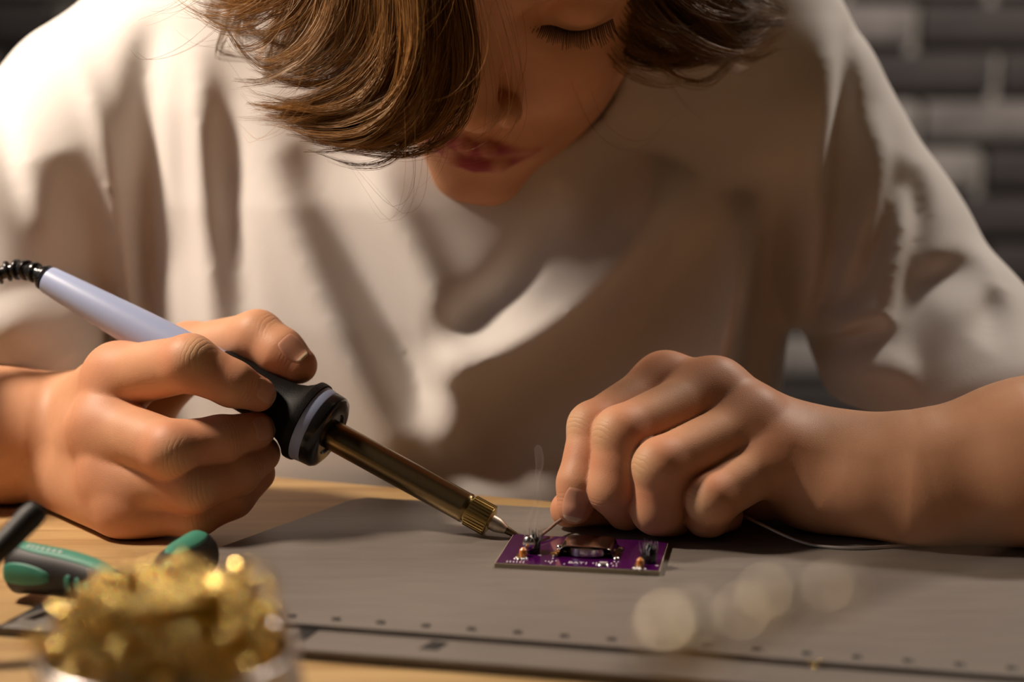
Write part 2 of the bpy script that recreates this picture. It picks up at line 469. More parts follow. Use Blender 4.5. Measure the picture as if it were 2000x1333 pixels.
# ================================================================== SOLDERING IRON
IT = P(1013, 1049, 601)            # tip point
IE = P(93, 546, 645)               # rear end of the handle
IA = nrm(IE - IT); IL = np.linalg.norm(IE - IT)
def along(px):
    """distance from the tip to the axis point whose image column is px"""
    lo_, hi_ = 0.0, IL
    for _ in range(40):
        m_ = (lo_ + hi_) / 2; q = IT + IA * m_ - CAM; x = q @ RGT / (q @ FWD) * FOC + 1000
        if x > px: lo_ = m_
        else: hi_ = m_
    return lo_
def build_iron():
    root = empty('soldering_iron', IT, 'soldering iron with pale blue handle and black rubber grip, held over the circuit board', 'soldering iron')
    blue = mat('blue_plastic', (0.36, 0.42, 0.62), 0.38)
    blk = mat('black_rubber', (0.006, 0.005, 0.0045), 0.55, 0, Specular_IOR_Level=0.15); bump(blk, 1500, 0.35, 0.0003)
    gloss = mat('black_gloss', (0.012, 0.011, 0.011), 0.22)
    brass = mat('barrel_metal', (0.30, 0.21, 0.10), 0.27, 1.0); bump(brass, 60, 0.05, 0.0003, 2, (40, 1, 1))
    gold = mat('nut_metal', (0.50, 0.36, 0.13), 0.3, 1.0)
    tipm = mat('iron_tip', (0.62, 0.54, 0.44), 0.42, 0.6); noise_color(tipm, 300, (0.5, 0.4, 0.28), (0.75, 0.68, 0.58))
    tend = mat('iron_tip_end', (0.16, 0.11, 0.06), 0.4, 0.7)
    A = along
    a_nut0, a_nut1 = A(958), A(912)
    a_col0, a_col1 = A(648), A(628)
    a_ring1, a_fl1 = A(606), A(590)
    a_grip1 = A(425)
    # tip
    MB().lathe(IT, IA, [(0, 0.5), (1.2, 1.05), (5.0, 1.45), (5.05, 1.4)], 20).build('tip_end', tend, root)
    MB().lathe(IT, IA, [(5.0, 1.5), (5.6, 1.75), (a_nut0 - 3, 2.75), (a_nut0 + 1, 2.9)], 24).build('tip', tipm, root)
    # knurled nut
    prof = [(a_nut0 - 0.5, 3.6), (a_nut0 + 0.2, 5.2), (a_nut1 - 1.2, 5.5), (a_nut1 - 0.9, 4.6), (a_nut1, 4.6)]
    nut = MB().lathe(IT, IA, prof, 40).build('nut', gold, root)
    u = nrm(np.cross(IA, [0.3, 0.1, 1])); v = np.cross(IA, u)
    for k in range(28):
        a = 2 * math.pi * k / 28; dr = math.cos(a) * u + math.sin(a) * v; tg = np.cross(IA, dr)
        MB().box(IT + IA * (a_nut0 + a_nut1 - 1.0) / 2 + dr * 5.45, ((a_nut1 - a_nut0) / 2 - 0.9, 0.3, 0.3), (IA, dr, tg)).build('knurl', gold, nut, False)
    # barrel with a rolled lip
    MB().lathe(IT, IA, [(a_nut1 - 0.3, 3.6), (a_nut1 - 0.25, 5.35), (a_nut1 + 0.6, 5.55), (a_nut1 + 1.2, 5.45), (a_col0 + 6, 5.45), (a_col0 + 6.2, 3)], 48).build('barrel', brass, root)
    # collar, ring, grip
    MB().lathe(IT, IA, [(a_col0 + 1.0, 5.7), (a_col0 + 0.8, 7.6), (a_col0, 8.0), (a_col0, 11.4), (a_col0 + 0.9, 13.2), (a_col0 + 2.0, 13.9), (a_col1 + 0.6, 14.1), (a_col1 + 0.8, 13)], 64).build('front_collar', gloss, root)
    MB().lathe(IT, IA, [(a_col1 + 0.5, 13), (a_col1 + 0.6, 13.9), (a_col1 + 0.9, 14.1), (a_ring1 - 0.2, 14.5), (a_ring1, 14)], 64).build('blue_ring', blue, root)
    fl = a_ring1
    MB().lathe(IT, IA, [(fl - 0.1, 13.5), (fl, 15.1), (fl + 1.6, 15.3), (fl + 2.6, 15.2), (fl + 3.0, 14.6), (fl + 4.5, 13.3), (fl + 7, 11.6), (fl + 11, 10.2), (fl + 18, 9.35), (fl + 28, 9.0), (a_grip1 - 1, 9.2), (a_grip1, 8.9), (a_grip1 + 0.1, 7)], 64).build('rubber_grip', blk, root)
    MB().lathe(IT, IA, [(a_grip1 - 0.5, 7.0), (a_grip1 - 0.3, 8.3), (a_grip1 + 20, 8.2), (a_grip1 + 40, 7.4), (IL - 1.2, 5.35), (IL - 0.3, 5.15), (IL, 4.7)], 64).build('handle', blue, root)
    # strain relief boot and cable
    bend = cr([IE - IA * 1.0, P(70, 533, 647), P(36, 527, 652), P(0, 535, 652), P(-40, 556, 648), P(-90, 600, 640)], 60)
    MB().tube(bend, np.linspace(3.0, 2.3, 60), 14).build('cable_boot', gloss, root)
    for k, i in enumerate((2, 5, 11, 17, 23, 29, 35, 41, 47)):
        wd = 4 if k == 0 else 3
        seg = bend[i:i + wd + 1]
        MB().tube(cr(seg, 6), [3.9, 4.9, 5.0, 5.0, 4.9, 3.9] if k == 0 else [3.2, 3.95, 4.05, 4.05, 3.95, 3.2], 20).build('boot_rib', gloss, root)
    cab = cr([P(-88, 598, 640), P(-190, 720, 605), P(-280, 900, 560), P(-380, 1060, 530), P(-560, 1180, 515), P(-800, 1220, 515)], 40)
    cab[:, 2] = np.maximum(cab[:, 2], 2.6)
    MB().tube(cab, 2.4, 12).build('cable', gloss, root)
build_iron()

# ================================================================== CIRCUIT BOARD
def build_board():
    FLc, FRc = G(966, 1100, MH + 1.7), G(1288, 1116, MH + 1.7)
    ex = nrm(FRc - FLc); L = np.linalg.norm(FRc - FLc); ey = np.array([-ex[1], ex[0], 0]); ez = np.array([0, 0, 1.0])
    W = 36.0; T = MH + 1.7
    def B(u, v, z=0.0): return FLc + ex * u * L + ey * v * W + ez * z
    root = empty('circuit_board', B(.5, .5, -1.7), 'small purple circuit board on the grey mat between the two hands', 'circuit board')
    pur = mat('purple_solder_mask', (0.055, 0.003, 0.068), 0.14, 0, Coat_Weight=0.6, Coat_Roughness=0.05)
    edge = mat('board_edge', (0.42, 0.36, 0.24), 0.6)
    white = mat('silkscreen', (0.65, 0.60, 0.62), 0.6)
    tin = mat('tinned_metal', (0.72, 0.70, 0.68), 0.22, 1.0)
    goldp = mat('gold_pad', (0.85, 0.58, 0.22), 0.25, 1.0)
    orange = mat('orange_resin', (0.75, 0.26, 0.03), 0.25, 0, Transmission_Weight=0.2)
    blk = mat('component_black', (0.012, 0.012, 0.014), 0.25)
    strand = mat('bare_strand', (0.62, 0.62, 0.62), 0.3, 1.0)
    dk = mat('dark_steel', (0.20, 0.17, 0.16), 0.12, 1.0)
    ax = (ex, ey, ez)
    MB().box(B(.5, .5, -0.9), (L / 2, W / 2, 0.78), ax).build('board_core', edge, root, False)
    MB().box(B(.5, .5, -0.06), (L / 2 - 0.25, W / 2 - 0.25, 0.07), ax).build('solder_mask', pur, root, False)
    # battery clip: an arched bright steel retainer on two feet
    clip = MB(); pts = []
    u0, u1 = 0.37, 0.69
    prof = [(u0 - .035, .45), (u0 - .01, .5), (u0, 2.6), (u0 + .012, 3.6), (u0 + .10, 3.95), (.53, 3.6), (u1 - .10, 3.95), (u1 - .012, 3.6), (u1, 2.6), (u1 + .01, .5), (u1 + .035, .45)]
    V = []; vs = np.linspace(.30, .72, 7)
    for j, vv in enumerate(vs):
        dz = 0.35 * math.sin(math.pi * j / 6)
        for (uu, zz) in prof: V.append(B(uu, vv, zz + (dz if zz > 2 else 0)))
    k = len(prof); Fs = [(j * k + i, j * k + i + 1, (j + 1) * k + i + 1, (j + 1) * k + i) for j in range(6) for i in range(k - 1)]
    o = mk('battery_clip', V, Fs, dk, root); sm = o.modifiers.new('solid', 'SOLIDIFY'); sm.thickness = 0.0004
    bv = o.modifiers.new('sub', 'SUBSURF'); bv.levels = 1; bv.render_levels = 2
    cellm = mat('coin_cell', (0.5, 0.48, 0.46), 0.2, 1.0)
    MB().lathe(B(.53, .52, 0.3), ez, [(0, 8.4), (0.2, 8.7), (2.6, 8.7), (2.9, 8.3), (3.0, 7.4), (3.05, 0.1)], 40).build('coin_cell', cellm, root)
    for (uu, vv) in ((u0 - .03, .30), (u0 - .03, .62), (u1 + .03, .30), (u1 + .03, .62)):
        MB().ball(B(uu, vv, 0.2), (1.2, 1.2, 0.8), 14, 8).build('solder_pad', tin, root)
    for (uu, vv, a, b_) in ((.335, .30, 1.0, .9), (.35, .36, .9, 1.1)):
        MB().box(B(uu, vv, 0.7), (a, b_, .7), ax, .25).build('chip_component', goldp, root)
    # two wire stubs with an orange lamp and soldered foot each
    for idx, (uu, vv) in enumerate(((.170, .31), (.900, .16))):
        st = MB().tube([B(uu + .02, vv + .10, 0), B(uu + .02, vv + .10, 2.5), B(uu + .022, vv + .10, 4.6), B(uu + .024, vv + .11, 6.2)], [2.5, 2.7, 2.2, 0.9], 18).build('wire_stub', blk, root)
        mb = MB(); r = random.Random(idx + 3)
        for k in range(34):
            a = r.uniform(0, 6.28); q = r.uniform(0.1, 1); b0 = B(uu + .02, vv + .1, 2.4) + np.array([math.cos(a), math.sin(a), 0]) * 2.3 * q
            e1 = b0 + np.array([math.cos(a) * 1.4 * q, math.sin(a) * 1.4 * q, 2.5]) ; e2 = b0 + np.array([math.cos(a + .4) * 1.3 * q, math.sin(a + .4) * 1.3 * q, r.uniform(3.6, 5.4)])
            mb.add(*_tube3(np.array([b0, e1, e2]), 0.16))
        mb.build('bare_strands', strand, st)
        if idx == 0:
            MB().ball(B(uu + .004, vv + .035, 3.6), (2.2, 1.3, 2.6), 20, 12, ax).build('solder_drop', tin, root)
        MB().tube(np.array([B(uu - .022, vv - .06, z) for z in (0, 1.2, 2.4, 3.1)]), [1.25, 1.35, 1.25, .5], 16).build('led_lens', orange, root)
        MB().box(B(uu - .045, vv - .14, 0.9), (.35, .3, .9), ax, .1).build('led_contact', goldp, root)
        MB().box(B(uu - .015, vv - .14, 0.8), (.25, .3, .8), ax, .1).build('led_contact', goldp, root)
        sp = MB()
        for k in range(7):
            a = k * 0.9; sp.ball(B(uu - .03, vv - .13, 0.1) + ex * math.cos(a) * r.uniform(.8, 2.1) + ey * math.sin(a) * r.uniform(.6, 1.6), (r.uniform(.5, 1.0), r.uniform(.5, .9), r.uniform(.25, .6)), 10, 6)
        sp.build('solder_foot', tin, root)
        MB().box(B(uu + .075, vv + .0, 0.05), (.5, .35, .06), ax).build('silk_mark', white, root, False)
    # printed marks
    fc = bpy.data.curves.new('silk_text', 'FONT'); fc.body = 'BAT1'; fc.size = 2.9 * MM; fc.align_x = 'CENTER'; fc.extrude = 0.00003
    o = bpy.data.objects.new('silk_text', fc); COL.objects.link(o)
    p_ = B(.50, .10, 0.06); Mx = Matrix(((ex[0], ey[0], 0, p_[0] * MM), (ex[1], ey[1], 0, p_[1] * MM), (0, 0, 1, p_[2] * MM), (0, 0, 0, 1)))
    fc.materials.append(white)
    dg = bpy.context.evaluated_depsgraph_get(); me = bpy.data.meshes.new_from_object(o.evaluated_get(dg)); bpy.data.objects.remove(o)
    me.transform(Mx); o = bpy.data.objects.new('silk_text', me); COL.objects.link(o); put_parent(o, root)
    r = random.Random(5)
    for (uu, vv) in [(.07 + .02 * k, .06) for k in range(6)] + [(.30, .13), (.32, .12), (.34, .13), (.335, .08), (.61, .14), (.615, .08), (.70, .16), (.73, .16), (.715, .09), (.735, .09), (.36, .16), (.42, .07), (.59, .14)]:
        MB().box(B(uu, vv, 0.04), (.18, r.uniform(.4, .9), .03), ax).build('silk_mark', white, root, False)
    MB().ball(B(.655, .10, 0.1), (2.0, 1.3, 0.5), 16, 8, ax).build('solder_pad', tin, root)
    MB().box(B(.655, .11, 0.5), (1.4, .8, .4), ax, .2).build('chip_component', mat('chip_grey', (0.45, 0.40, 0.40), .4), root)
def _tube3(pts, r, k=3, taper=0.6):
    pts = np.asarray(pts, float); n_ = len(pts); T = np.gradient(pts, axis=0); V = []
    for i in range(n_):
        t = nrm(T[i]); u = nrm(np.cross(t, [0.31, 0.77, 0.55])); v = np.cross(t, u); rr = r * (1 - (1 - taper) * i / (n_ - 1))
        V += [pts[i] + rr * (math.cos(2 * math.pi * j / k) * u + math.sin(2 * math.pi * j / k) * v) for j in range(k)]
    return V, [(i * k + j, i * k + (j + 1) % k, (i + 1) * k + (j + 1) % k, (i + 1) * k + j) for i in range(n_ - 1) for j in range(k)]
build_board()

# ================================================================== PERSON : implicit body
# joints are (image column, image row, depth, radius)
def J(px, py, d, r): return (P(px, py, d), r)
RH = dict(   # the hand on the iron
    index=[J(232, 737, 628, 11.5), J(370, 710, 602, 10.0), J(454, 750, 604, 8.1), J(504, 770, 611, 6.4)],
    middle=[J(205, 838, 622, 12), J(335, 880, 598, 10.4), J(430, 858, 604, 8.2), J(503, 840, 614, 6.5)],
    ring=[J(225, 930, 618, 11.5), J(372, 945, 602, 10.2), J(462, 920, 611, 8.6), J(510, 887, 621, 7)],
    little=[J(258, 992, 615, 10.5), J(372, 1002, 611, 9.4), J(452, 968, 617, 8.2), J(500, 925, 624, 7)],
    thumb=[J(250, 790, 664, 14), J(372, 692, 653, 11), J(503, 657, 634, 8.9), J(548, 688, 629, 8.2), J(583, 714, 627, 6.7)])
RW = dict(index=J(150, 815, 666, 14.5), middle=J(140, 858, 668, 15), ring=J(142, 900, 664, 15), little=J(155, 935, 655, 14.5))
R_ARM = [J(140, 866, 668, 21), J(60, 856, 665, 24), J(-60, 848, 663, 27.5), J(-330, 795, 690, 33), J(-560, 740, 720, 36)]
LH = dict(   # the hand on the solder
    index=[J(1300, 753, 632, 11), J(1162, 835, 612, 9.2), J(1132, 945, 605, 7.9), J(1123, 988, 604, 6.6)],
    middle=[J(1396, 768, 622, 11.5), J(1216, 848, 600, 9.9), J(1196, 955, 599, 8.7), J(1222, 1000, 607, 7)],
    ring=[J(1472, 828, 612, 11), J(1292, 910, 592, 9.7), J(1283, 995, 596, 8.8), J(1310, 1022, 606, 7)],
    little=[J(1520, 890, 606, 10.5), J(1392, 975, 590, 8.9), J(1382, 1005, 598, 8.0), J(1415, 1008, 608, 6.6)],
    thumb=[J(1480, 930, 628, 14), J(1320, 955, 634, 11.5), J(1190, 985, 622, 9.0), J(1112, 996, 613, 6.7)])
LW = dict(index=J(1580, 898, 628, 13.5), middle=J(1590, 905, 620, 14.5), ring=J(1600, 920, 614, 14.5), little=J(1600, 940, 608, 14))
L_ARM = [J(1610, 925, 617, 18.5), J(1690, 934, 610, 20), J(1800, 945, 603, 23.5), J(2000, 912, 600, 28.5), J(2300, 850, 612, 36)]
L_ULNA = J(1690, 945, 598, 14)
NAMES4 = ('index', 'middle', 'ring', 'little')

def hand_sdf(p, H, Wr, arm, extra=None, kpalm=7.0, web=0.55, karm=16):
    palm = None
    for f in NAMES4:
        (w_, rw), (m_, rm) = Wr[f], H[f][0]
        d = rcone(p, w_, m_, rw, rm); palm = d if palm is None else smin(palm, d, 9)
    palm = smin(palm, rcone(p, H['index'][0][0], H['middle'][0][0], 9.5, 9.5), 5)
    palm = smin(palm, rcone(p, H['middle'][0][0], H['ring'][0][0], 9.5, 9.5), 5)
    palm = smin(palm, rcone(p, H['ring'][0][0], H['little'][0][0], 9.0, 8.5), 5)
    a = chain(p, arm, 10)
    palm = smin(palm, a, karm)
    if extra is not None:
        for e, k in extra: palm = smin(palm, rcone(p, *e), k)
    out = None
    for f in NAMES4:
        pts = H[f]
        d = chain(p, pts, 2.5)
        # bony knuckles
        for i in (1,):
            q0, q1, q2 = pts[i - 1][0], pts[i][0], pts[i + 1][0]
            outw = nrm(2 * q1 - q0 - q2)
            d = smin(d, ball(p, q1 + outw * 2.2, pts[i][1] * 0.80), 3.0)
        d = smin(palm, d, kpalm)
        out = d if out is None else smin(out, d, web)
    th = chain(p, H['thumb'], 4)
    th0 = smin(rcone(p, *[x for x in (H['thumb'][0][0], H['thumb'][1][0], 15, 11)]), th, 4)
    out = smin(out, th0, 1.2)
    base = smin(palm, rcone(p, Wr['index'][0], H['thumb'][0][0], 13, 13.5), 10)
    out = smin(out, smin(base, th0, 9), 0.8)
    return out
R_EXTRA = [((RW['little'][0], RH['little'][0][0], 15.5, 12.5), 8), ((RW['index'][0], RH['thumb'][0][0], 15, 14), 8)]
def right_hand(p): return hand_sdf(p, RH, RW, R_ARM, R_EXTRA, karm=7)
L_EXTRA = [((LW['little'][0], LH['little'][0][0], 13.5, 10.5), 8), ((L_ARM[1][0], L_ULNA[0], 15, 12.5), 9)]
def left_hand(p): return hand_sdf(p, LH, LW, L_ARM, L_EXTRA)

# ---- head in a face frame: origin at the mouth, x to image right, y up the face, z out of the face
HM = P(930, 300, 676)
roll, th = math.radians(7), math.radians(50)
r1 = RGT * math.cos(roll) - UP * math.sin(roll); u1 = UP * math.cos(roll) + RGT * math.sin(roll); t1 = -FWD
yaw = math.radians(-2)
HX = r1; HZ = t1 * math.cos(th) - u1 * math.sin(th); HY = u1 * math.cos(th) + t1 * math.sin(th)
HX, HZ = HX * math.cos(yaw) - HZ * math.sin(yaw), HX * math.sin(yaw) + HZ * math.cos(yaw)
HR = np.stack([HX, HY, HZ]).astype(np.float32)
def face(x, y, z): return HM + HX * x + HY * y + HZ * z
NECK = [(face(0, -5, -75), 52), (P(985, -40, 775), 54)]
def head_sdf(p):
    q = (p - HM.astype(np.float32)) @ HR.T
    ax = np.abs(q[:, 0]); s = np.stack([ax, q[:, 1], q[:, 2]], 1)
    d = ell(q, (0, 92, -82), (70, 78, 88))
    d = smin(d, ell(q, (0, 28, -48), (55, 58, 46)), 22)
    d = smin(d, rcone(s, (43, 8, -72), (7, -24, -15), 14, 11), 18)           # jaw line
    d = smin(d, ell(q, (0, -24, -12), (14, 10, 11)), 12)                        # chin
    d = smin(d, ell(s, (29, 38, -22), (19, 18, 17)), 14)                        # cheek
    d = smin(d, ell(q, (0, 0, -16), (27, 20, 16)), 10)                          # muzzle
    d = smin(d, rcone(s, (8, 86, -9), (44, 83, -22), 8, 8), 12)                 # brow
    d = smax(d, -ell(s, (32, 69, -1), (18, 10, 13)), 10)                        # eye socket
    d = smin(d, ell(s, (31, 69, -20), (14, 11.5, 13)), 3)                       # closed lid
    d = smin(d, rcone(q, (0, 74, -8), (0, 35, 12), 6.5, 7.0), 7)              # nose
    d = smin(d, ell(q, (0, 33, 13), (8.2, 6.8, 7.2)), 4)
    d = smin(d, ell(s, (10.5, 29, 4.5), (6.2, 6.0, 7.2)), 3.5)                    # wings
    d = smax(d, -ell(s, (5.2, 25.5, 9), (3.0, 2.6, 4.2)), 1.5)                 # nostrils
    up = smin(rcone(s, (4.5, 4.8, 0.5), (23, 0.6, -8), 3.6, 1.6), rcone(s, (0, 3.6, 0.8), (4.5, 4.8, 0.5), 3.2, 3.4), 2)
    lo = smin(rcone(s, (0, -4.4, 0.4), (9, -3.9, -1.2), 4.2, 3.8), rcone(s, (9, -3.9, -1.2), (23, 0.2, -8.3), 3.8, 1.6), 3)
    d = smin(d, smin(up, lo, 0.8), 2.2)
    d = smin(d, rcone(s, (70, 58, -88), (68, 38, -82), 9, 6), 6)                 # ears
    return d
# ---- torso inside the shirt
SHL, SHR = P(60, 290, 742), P(1700, 270, 745)
R_UP = [(P(150, 320, 755), 30), (P(-190, 720, 715), 33), (P(-560, 740, 720), 36)]
L_UP = [(P(1560, 270, 778), 25), (P(1705, 510, 772), 26), (P(1850, 760, 744), 25), (P(2330, 870, 628), 27)]
TZ = np.array([-200, -60, 0, 60, 110, 150, 190.0])
TW = np.array([150, 150, 153, 160, 164, 162, 146.0])
TD = np.array([100, 98, 98, 96, 92, 84, 70.0])
TX = np.array([-30, -30, -31, -30, -28, -24, -22.0])
TY = np.array([205, 203, 202, 202, 204, 208, 214.0])
def torso_sdf(p, off=0.0):
    z = p[:, 2]; wv = np.interp(z, TZ, TW) - off; dv = np.interp(z, TZ, TD) - off
    x = p[:, 0] - np.interp(z, TZ, TX); y = p[:, 1] - np.interp(z, TZ, TY)
    k0 = ((np.abs(x) / wv) ** 2.5 + (np.abs(y) / dv) ** 2.5) ** 0.4
    k1 = np.sqrt((x / wv ** 2) ** 2 + (y / dv ** 2) ** 2) + 1e-6
    d = (k0 - 1) * np.minimum(k0 / k1, 140.0)
    return np.maximum(d, z - (175 - off)) if off > 0 else smax(d, z - 185, 30)
def body_sdf(p):
    d = torso_sdf(p, 32.0)
    d = smin(d, chain(p, NECK, 10), 25)
    d = smin(d, chain(p, [(P(190, 300, 760), 26), (P(985, -40, 795), 42), (P(1560, 300, 770), 26)], 10), 20)
    d = smin(d, chain(p, R_UP[:-1], 12), 15); d = smin(d, chain(p, L_UP[:-1], 12), 15)
    d = np.minimum(d, smax(smin(chain(p, R_UP[1:], 12), chain(p, R_ARM, 10), 14), 0.2 - p[:, 2], 3))
    d = np.minimum(d, smax(smin(chain(p, L_UP[2:], 12), chain(p, L_ARM, 10), 14), MH + 0.2 - p[:, 2], 3))
    hd = smin(head_sdf(p), chain(p, NECK, 10), 8)
    return smin(d, hd, 4)
def full_right(p): return smax(np.minimum(right_hand(p), smin(chain(p, R_UP[1:], 12), chain(p, R_ARM, 10), 14)), 0.2 - p[:, 2], 3)
def full_left(p): return smax(np.minimum(left_hand(p), smin(chain(p, L_UP[2:], 12), chain(p, L_ARM, 10), 14)), MH + 0.2 - p[:, 2], 3)
def bbox(pts, m):
    A = np.array([q for q, r in pts]); return A.min(0) - m, A.max(0) + m
FING = {}
def build_body():
    parts = []; boxes = []
    hp = [j for f in RH.values() for j in f] + list(RW.values()) + R_ARM[:3]
    lo, hi = bbox(hp, 20); lo[0] = P(-75, 0, 660)[0]; lo[2] = max(lo[2], -4); parts.append(polygonize(full_right, lo, hi, 0.85)); boxes.append((lo, hi))
    hp = [j for f in LH.values() for j in f] + list(LW.values()) + L_ARM[:3]
    lo, hi = bbox(hp, 26); hi[0] = P(2030, 0, 600)[0]; parts.append(polygonize(full_left, lo, hi, 0.85)); boxes.append((lo, hi))
    hd = lambda p: smin(head_sdf(p), chain(p, NECK, 10), 8)
    C = [face(x, y, z) for x in (-82, 82) for y in (-52, 178) for z in (-178, 32)]
    lo, hi = np.min(C, 0), np.max(C, 0); 
    parts.append(polygonize(hd, lo, hi, 1.5)); hb = (lo, hi)
    lo = np.array([-430, -60, -150.0]); hi = np.array([430, 330, 330.0])
    V, F = polygonize(body_sdf, lo, hi, 3.6, project=2)
    cen = V[F].mean(1)
    for (a, b_) in boxes + [hb]:
        m_ = 2.5; keep = ~((cen > a + m_).all(1) & (cen < b_ - m_).all(1)); F, cen = F[keep], cen[keep]
    used = np.zeros(len(V), bool); used[F.ravel()] = True; idx = np.cumsum(used) - 1
    parts.append((V[used], idx[F]))
    VV = []; FF = []; k = 0
    for V, F in parts: VV.append(V); FF.append(F + k); k += len(V)
    V = np.concatenate(VV); F = np.concatenate(FF)
    red = np.zeros(len(V)); pale = np.zeros(len(V))
    for H in (RH, LH):
        for f, pts in H.items():
            tip = pts[-1]; red = np.maximum(red, 0.55 * np.exp(-(np.linalg.norm(V - tip[0], axis=1) / 10) ** 2))
            if f != 'thumb':
                q0, q1, q2 = pts[0][0], pts[1][0], pts[2][0]; o_ = q1 + nrm(2 * q1 - q0 - q2) * 9
                dd = np.linalg.norm(V - o_, axis=1); pale = np.maximum(pale, 0.55 * np.exp(-(dd / 6.5) ** 2)); red = np.maximum(red, 0.35 * np.exp(-((dd - 10) / 6) ** 2))
                red = np.maximum(red, 0.5 * np.exp(-(np.linalg.norm(V - q0, axis=1) / 15) ** 4))
    wm = np.zeros(len(V)); wa = np.zeros(len(V))
    for H in (RH, LH):
        for f, pts in H.items():
            for i in range(1, len(pts) - 1):
                q0, q1, q2 = pts[i - 1][0], pts[i][0], pts[i + 1][0]; t_ = nrm(q2 - q0); o_ = nrm(2 * q1 - q0 - q2)
                dv = V - (q1 + o_ * pts[i][1]); al = dv @ t_; lat = np.linalg.norm(dv - al[:, None] * t_, axis=1)
                m_ = np.exp(-(al / (3.6 if i == 1 else 2.6)) ** 2 - (lat / 7.5) ** 4); u_ = m_ > wm
                wm = np.where(u_, m_, wm); wa = np.where(u_, al, wa)
    q = (V - HM) @ HR.T
    s = q.copy(); s[:, 0] = np.abs(s[:, 0]); sf = s.astype(np.float32)
    up = np.minimum(rcone(sf, (4.5, 4.8, 0.5), (23, 0.6, -8), 3.6, 1.6), rcone(sf, (0, 3.6, 0.8), (4.5, 4.8, 0.5), 3.2, 3.4))
    lo_ = np.minimum(rcone(sf, (0, -4.4, 0.4), (9, -3.9, -1.2), 4.2, 3.8), rcone(sf, (9, -3.9, -1.2), (23, 0.2, -8.3), 3.8, 1.6))
    lip = np.clip(1 - np.minimum(up, lo_) / 1.0, 0, 1)
    hair_line = (q[:, 1] - 95) + np.maximum(-q[:, 2] - 60, 0) * 0.9
    scalp = np.clip(hair_line / 8, 0, 1) * (np.abs(q[:, 0]) < 85) * (q[:, 2] < 30) * (q[:, 1] > 10) * (q[:, 1] < 190)
    me = mk('person', V, F, skin, None, True, dict(red=red, pale=pale, lip=lip, scalp=scalp, wr_mask=wm, wr_along=wa))
    tag(me, 'person in an off-white t-shirt bending over the desk, soldering with both hands', 'person')
    return me
PERSON = build_body()

# ---- fingernails
def nail(sdf, pts, ndir, wid=0.82, length=1.55, back=0.15, tipmat=True):
    a, b_ = pts[-2][0], pts[-1][0]; r = pts[-1][1]
    t = nrm(b_ - a); n_ = nrm(ndir - t * (t @ ndir)); s_ = np.cross(t, n_)
    NU, NV = 16, 13; V = []
    U = np.linspace(-length * 0.52, length * 0.60, NU) * r
    for i, u in enumerate(U):
        x = (i / (NU - 1)) * 2 - 1
        wmax = math.radians(42) * math.sqrt(1 - abs(x * 0.96) ** 2.3)
        for j in range(NV):
            ph = (j / (NV - 1) * 2 - 1) * wmax * wid / 0.82
            V.append(b_ + t * (u - back * r) + r * 1.1 * (math.cos(ph) * n_ + math.sin(ph) * s_))
    V = np.array(V)
    for _ in range(6):
        v = V.astype(np.float32); f0 = sdf(v); g = np.empty_like(V)
        for ax in range(3):
            dv = np.zeros(3, np.float32); dv[ax] = 0.3; g[:, ax] = (sdf(v + dv) - sdf(v - dv)) / 0.6
        V = V - np.clip(f0, -2, 2)[:, None] * n_ * 0.8
    # flatten the plate a little and lift it off the skin
    W = V.reshape(NU, NV, 3)
    for i in range(NU):
        for j in range(NV):
            x = (i / (NU - 1)) * 2 - 1; y = (j / (NV - 1)) * 2 - 1
            edge = max(abs(y), -x if x < 0 else 0)
            W[i, j] += n_ * (0.20 if edge < 0.86 else -0.25)
    W[-2:] += n_ * 0.12
    V = W.reshape(-1, 3)
    F = np.array([(i * NV + j, i * NV + j + 1, (i + 1) * NV + j + 1, (i + 1) * NV + j) for i in range(NU - 1) for j in range(NV - 1)])
    if np.cross(V[F[60][1]] - V[F[60][0]], V[F[60][3]] - V[F[60][0]]) @ n_ < 0: F = F[:, ::-1].copy()
    o = mk('fingernail', V, F, nail_m, PERSON)
    sm = o.modifiers.new('solid', 'SOLIDIFY'); sm.thickness = 0.0005; sm.offset = -1
    if tipmat:
        o.data.materials.append(nail_tip_m)
        mi = np.zeros(len(F), np.int32); mi[(NU - 3) * (NV - 1):] = 1; o.data.polygons.foreach_set('material_index', mi)
tc_ = -FWD
nail(right_hand, RH['index'], tc_ * 0.9 + UP * 0.35 + RGT * 0.25)
nail(right_hand, RH['middle'], tc_ * 0.9 + UP * 0.15 + RGT * 0.45)
nail(right_hand, RH['thumb'], tc_ * 0.7 + UP * 0.8 - RGT * 0.1, back=0.6)
nail(left_hand, LH['index'], tc_ * 1.0 + RGT * -0.05 + UP * -0.05, length=1.75)

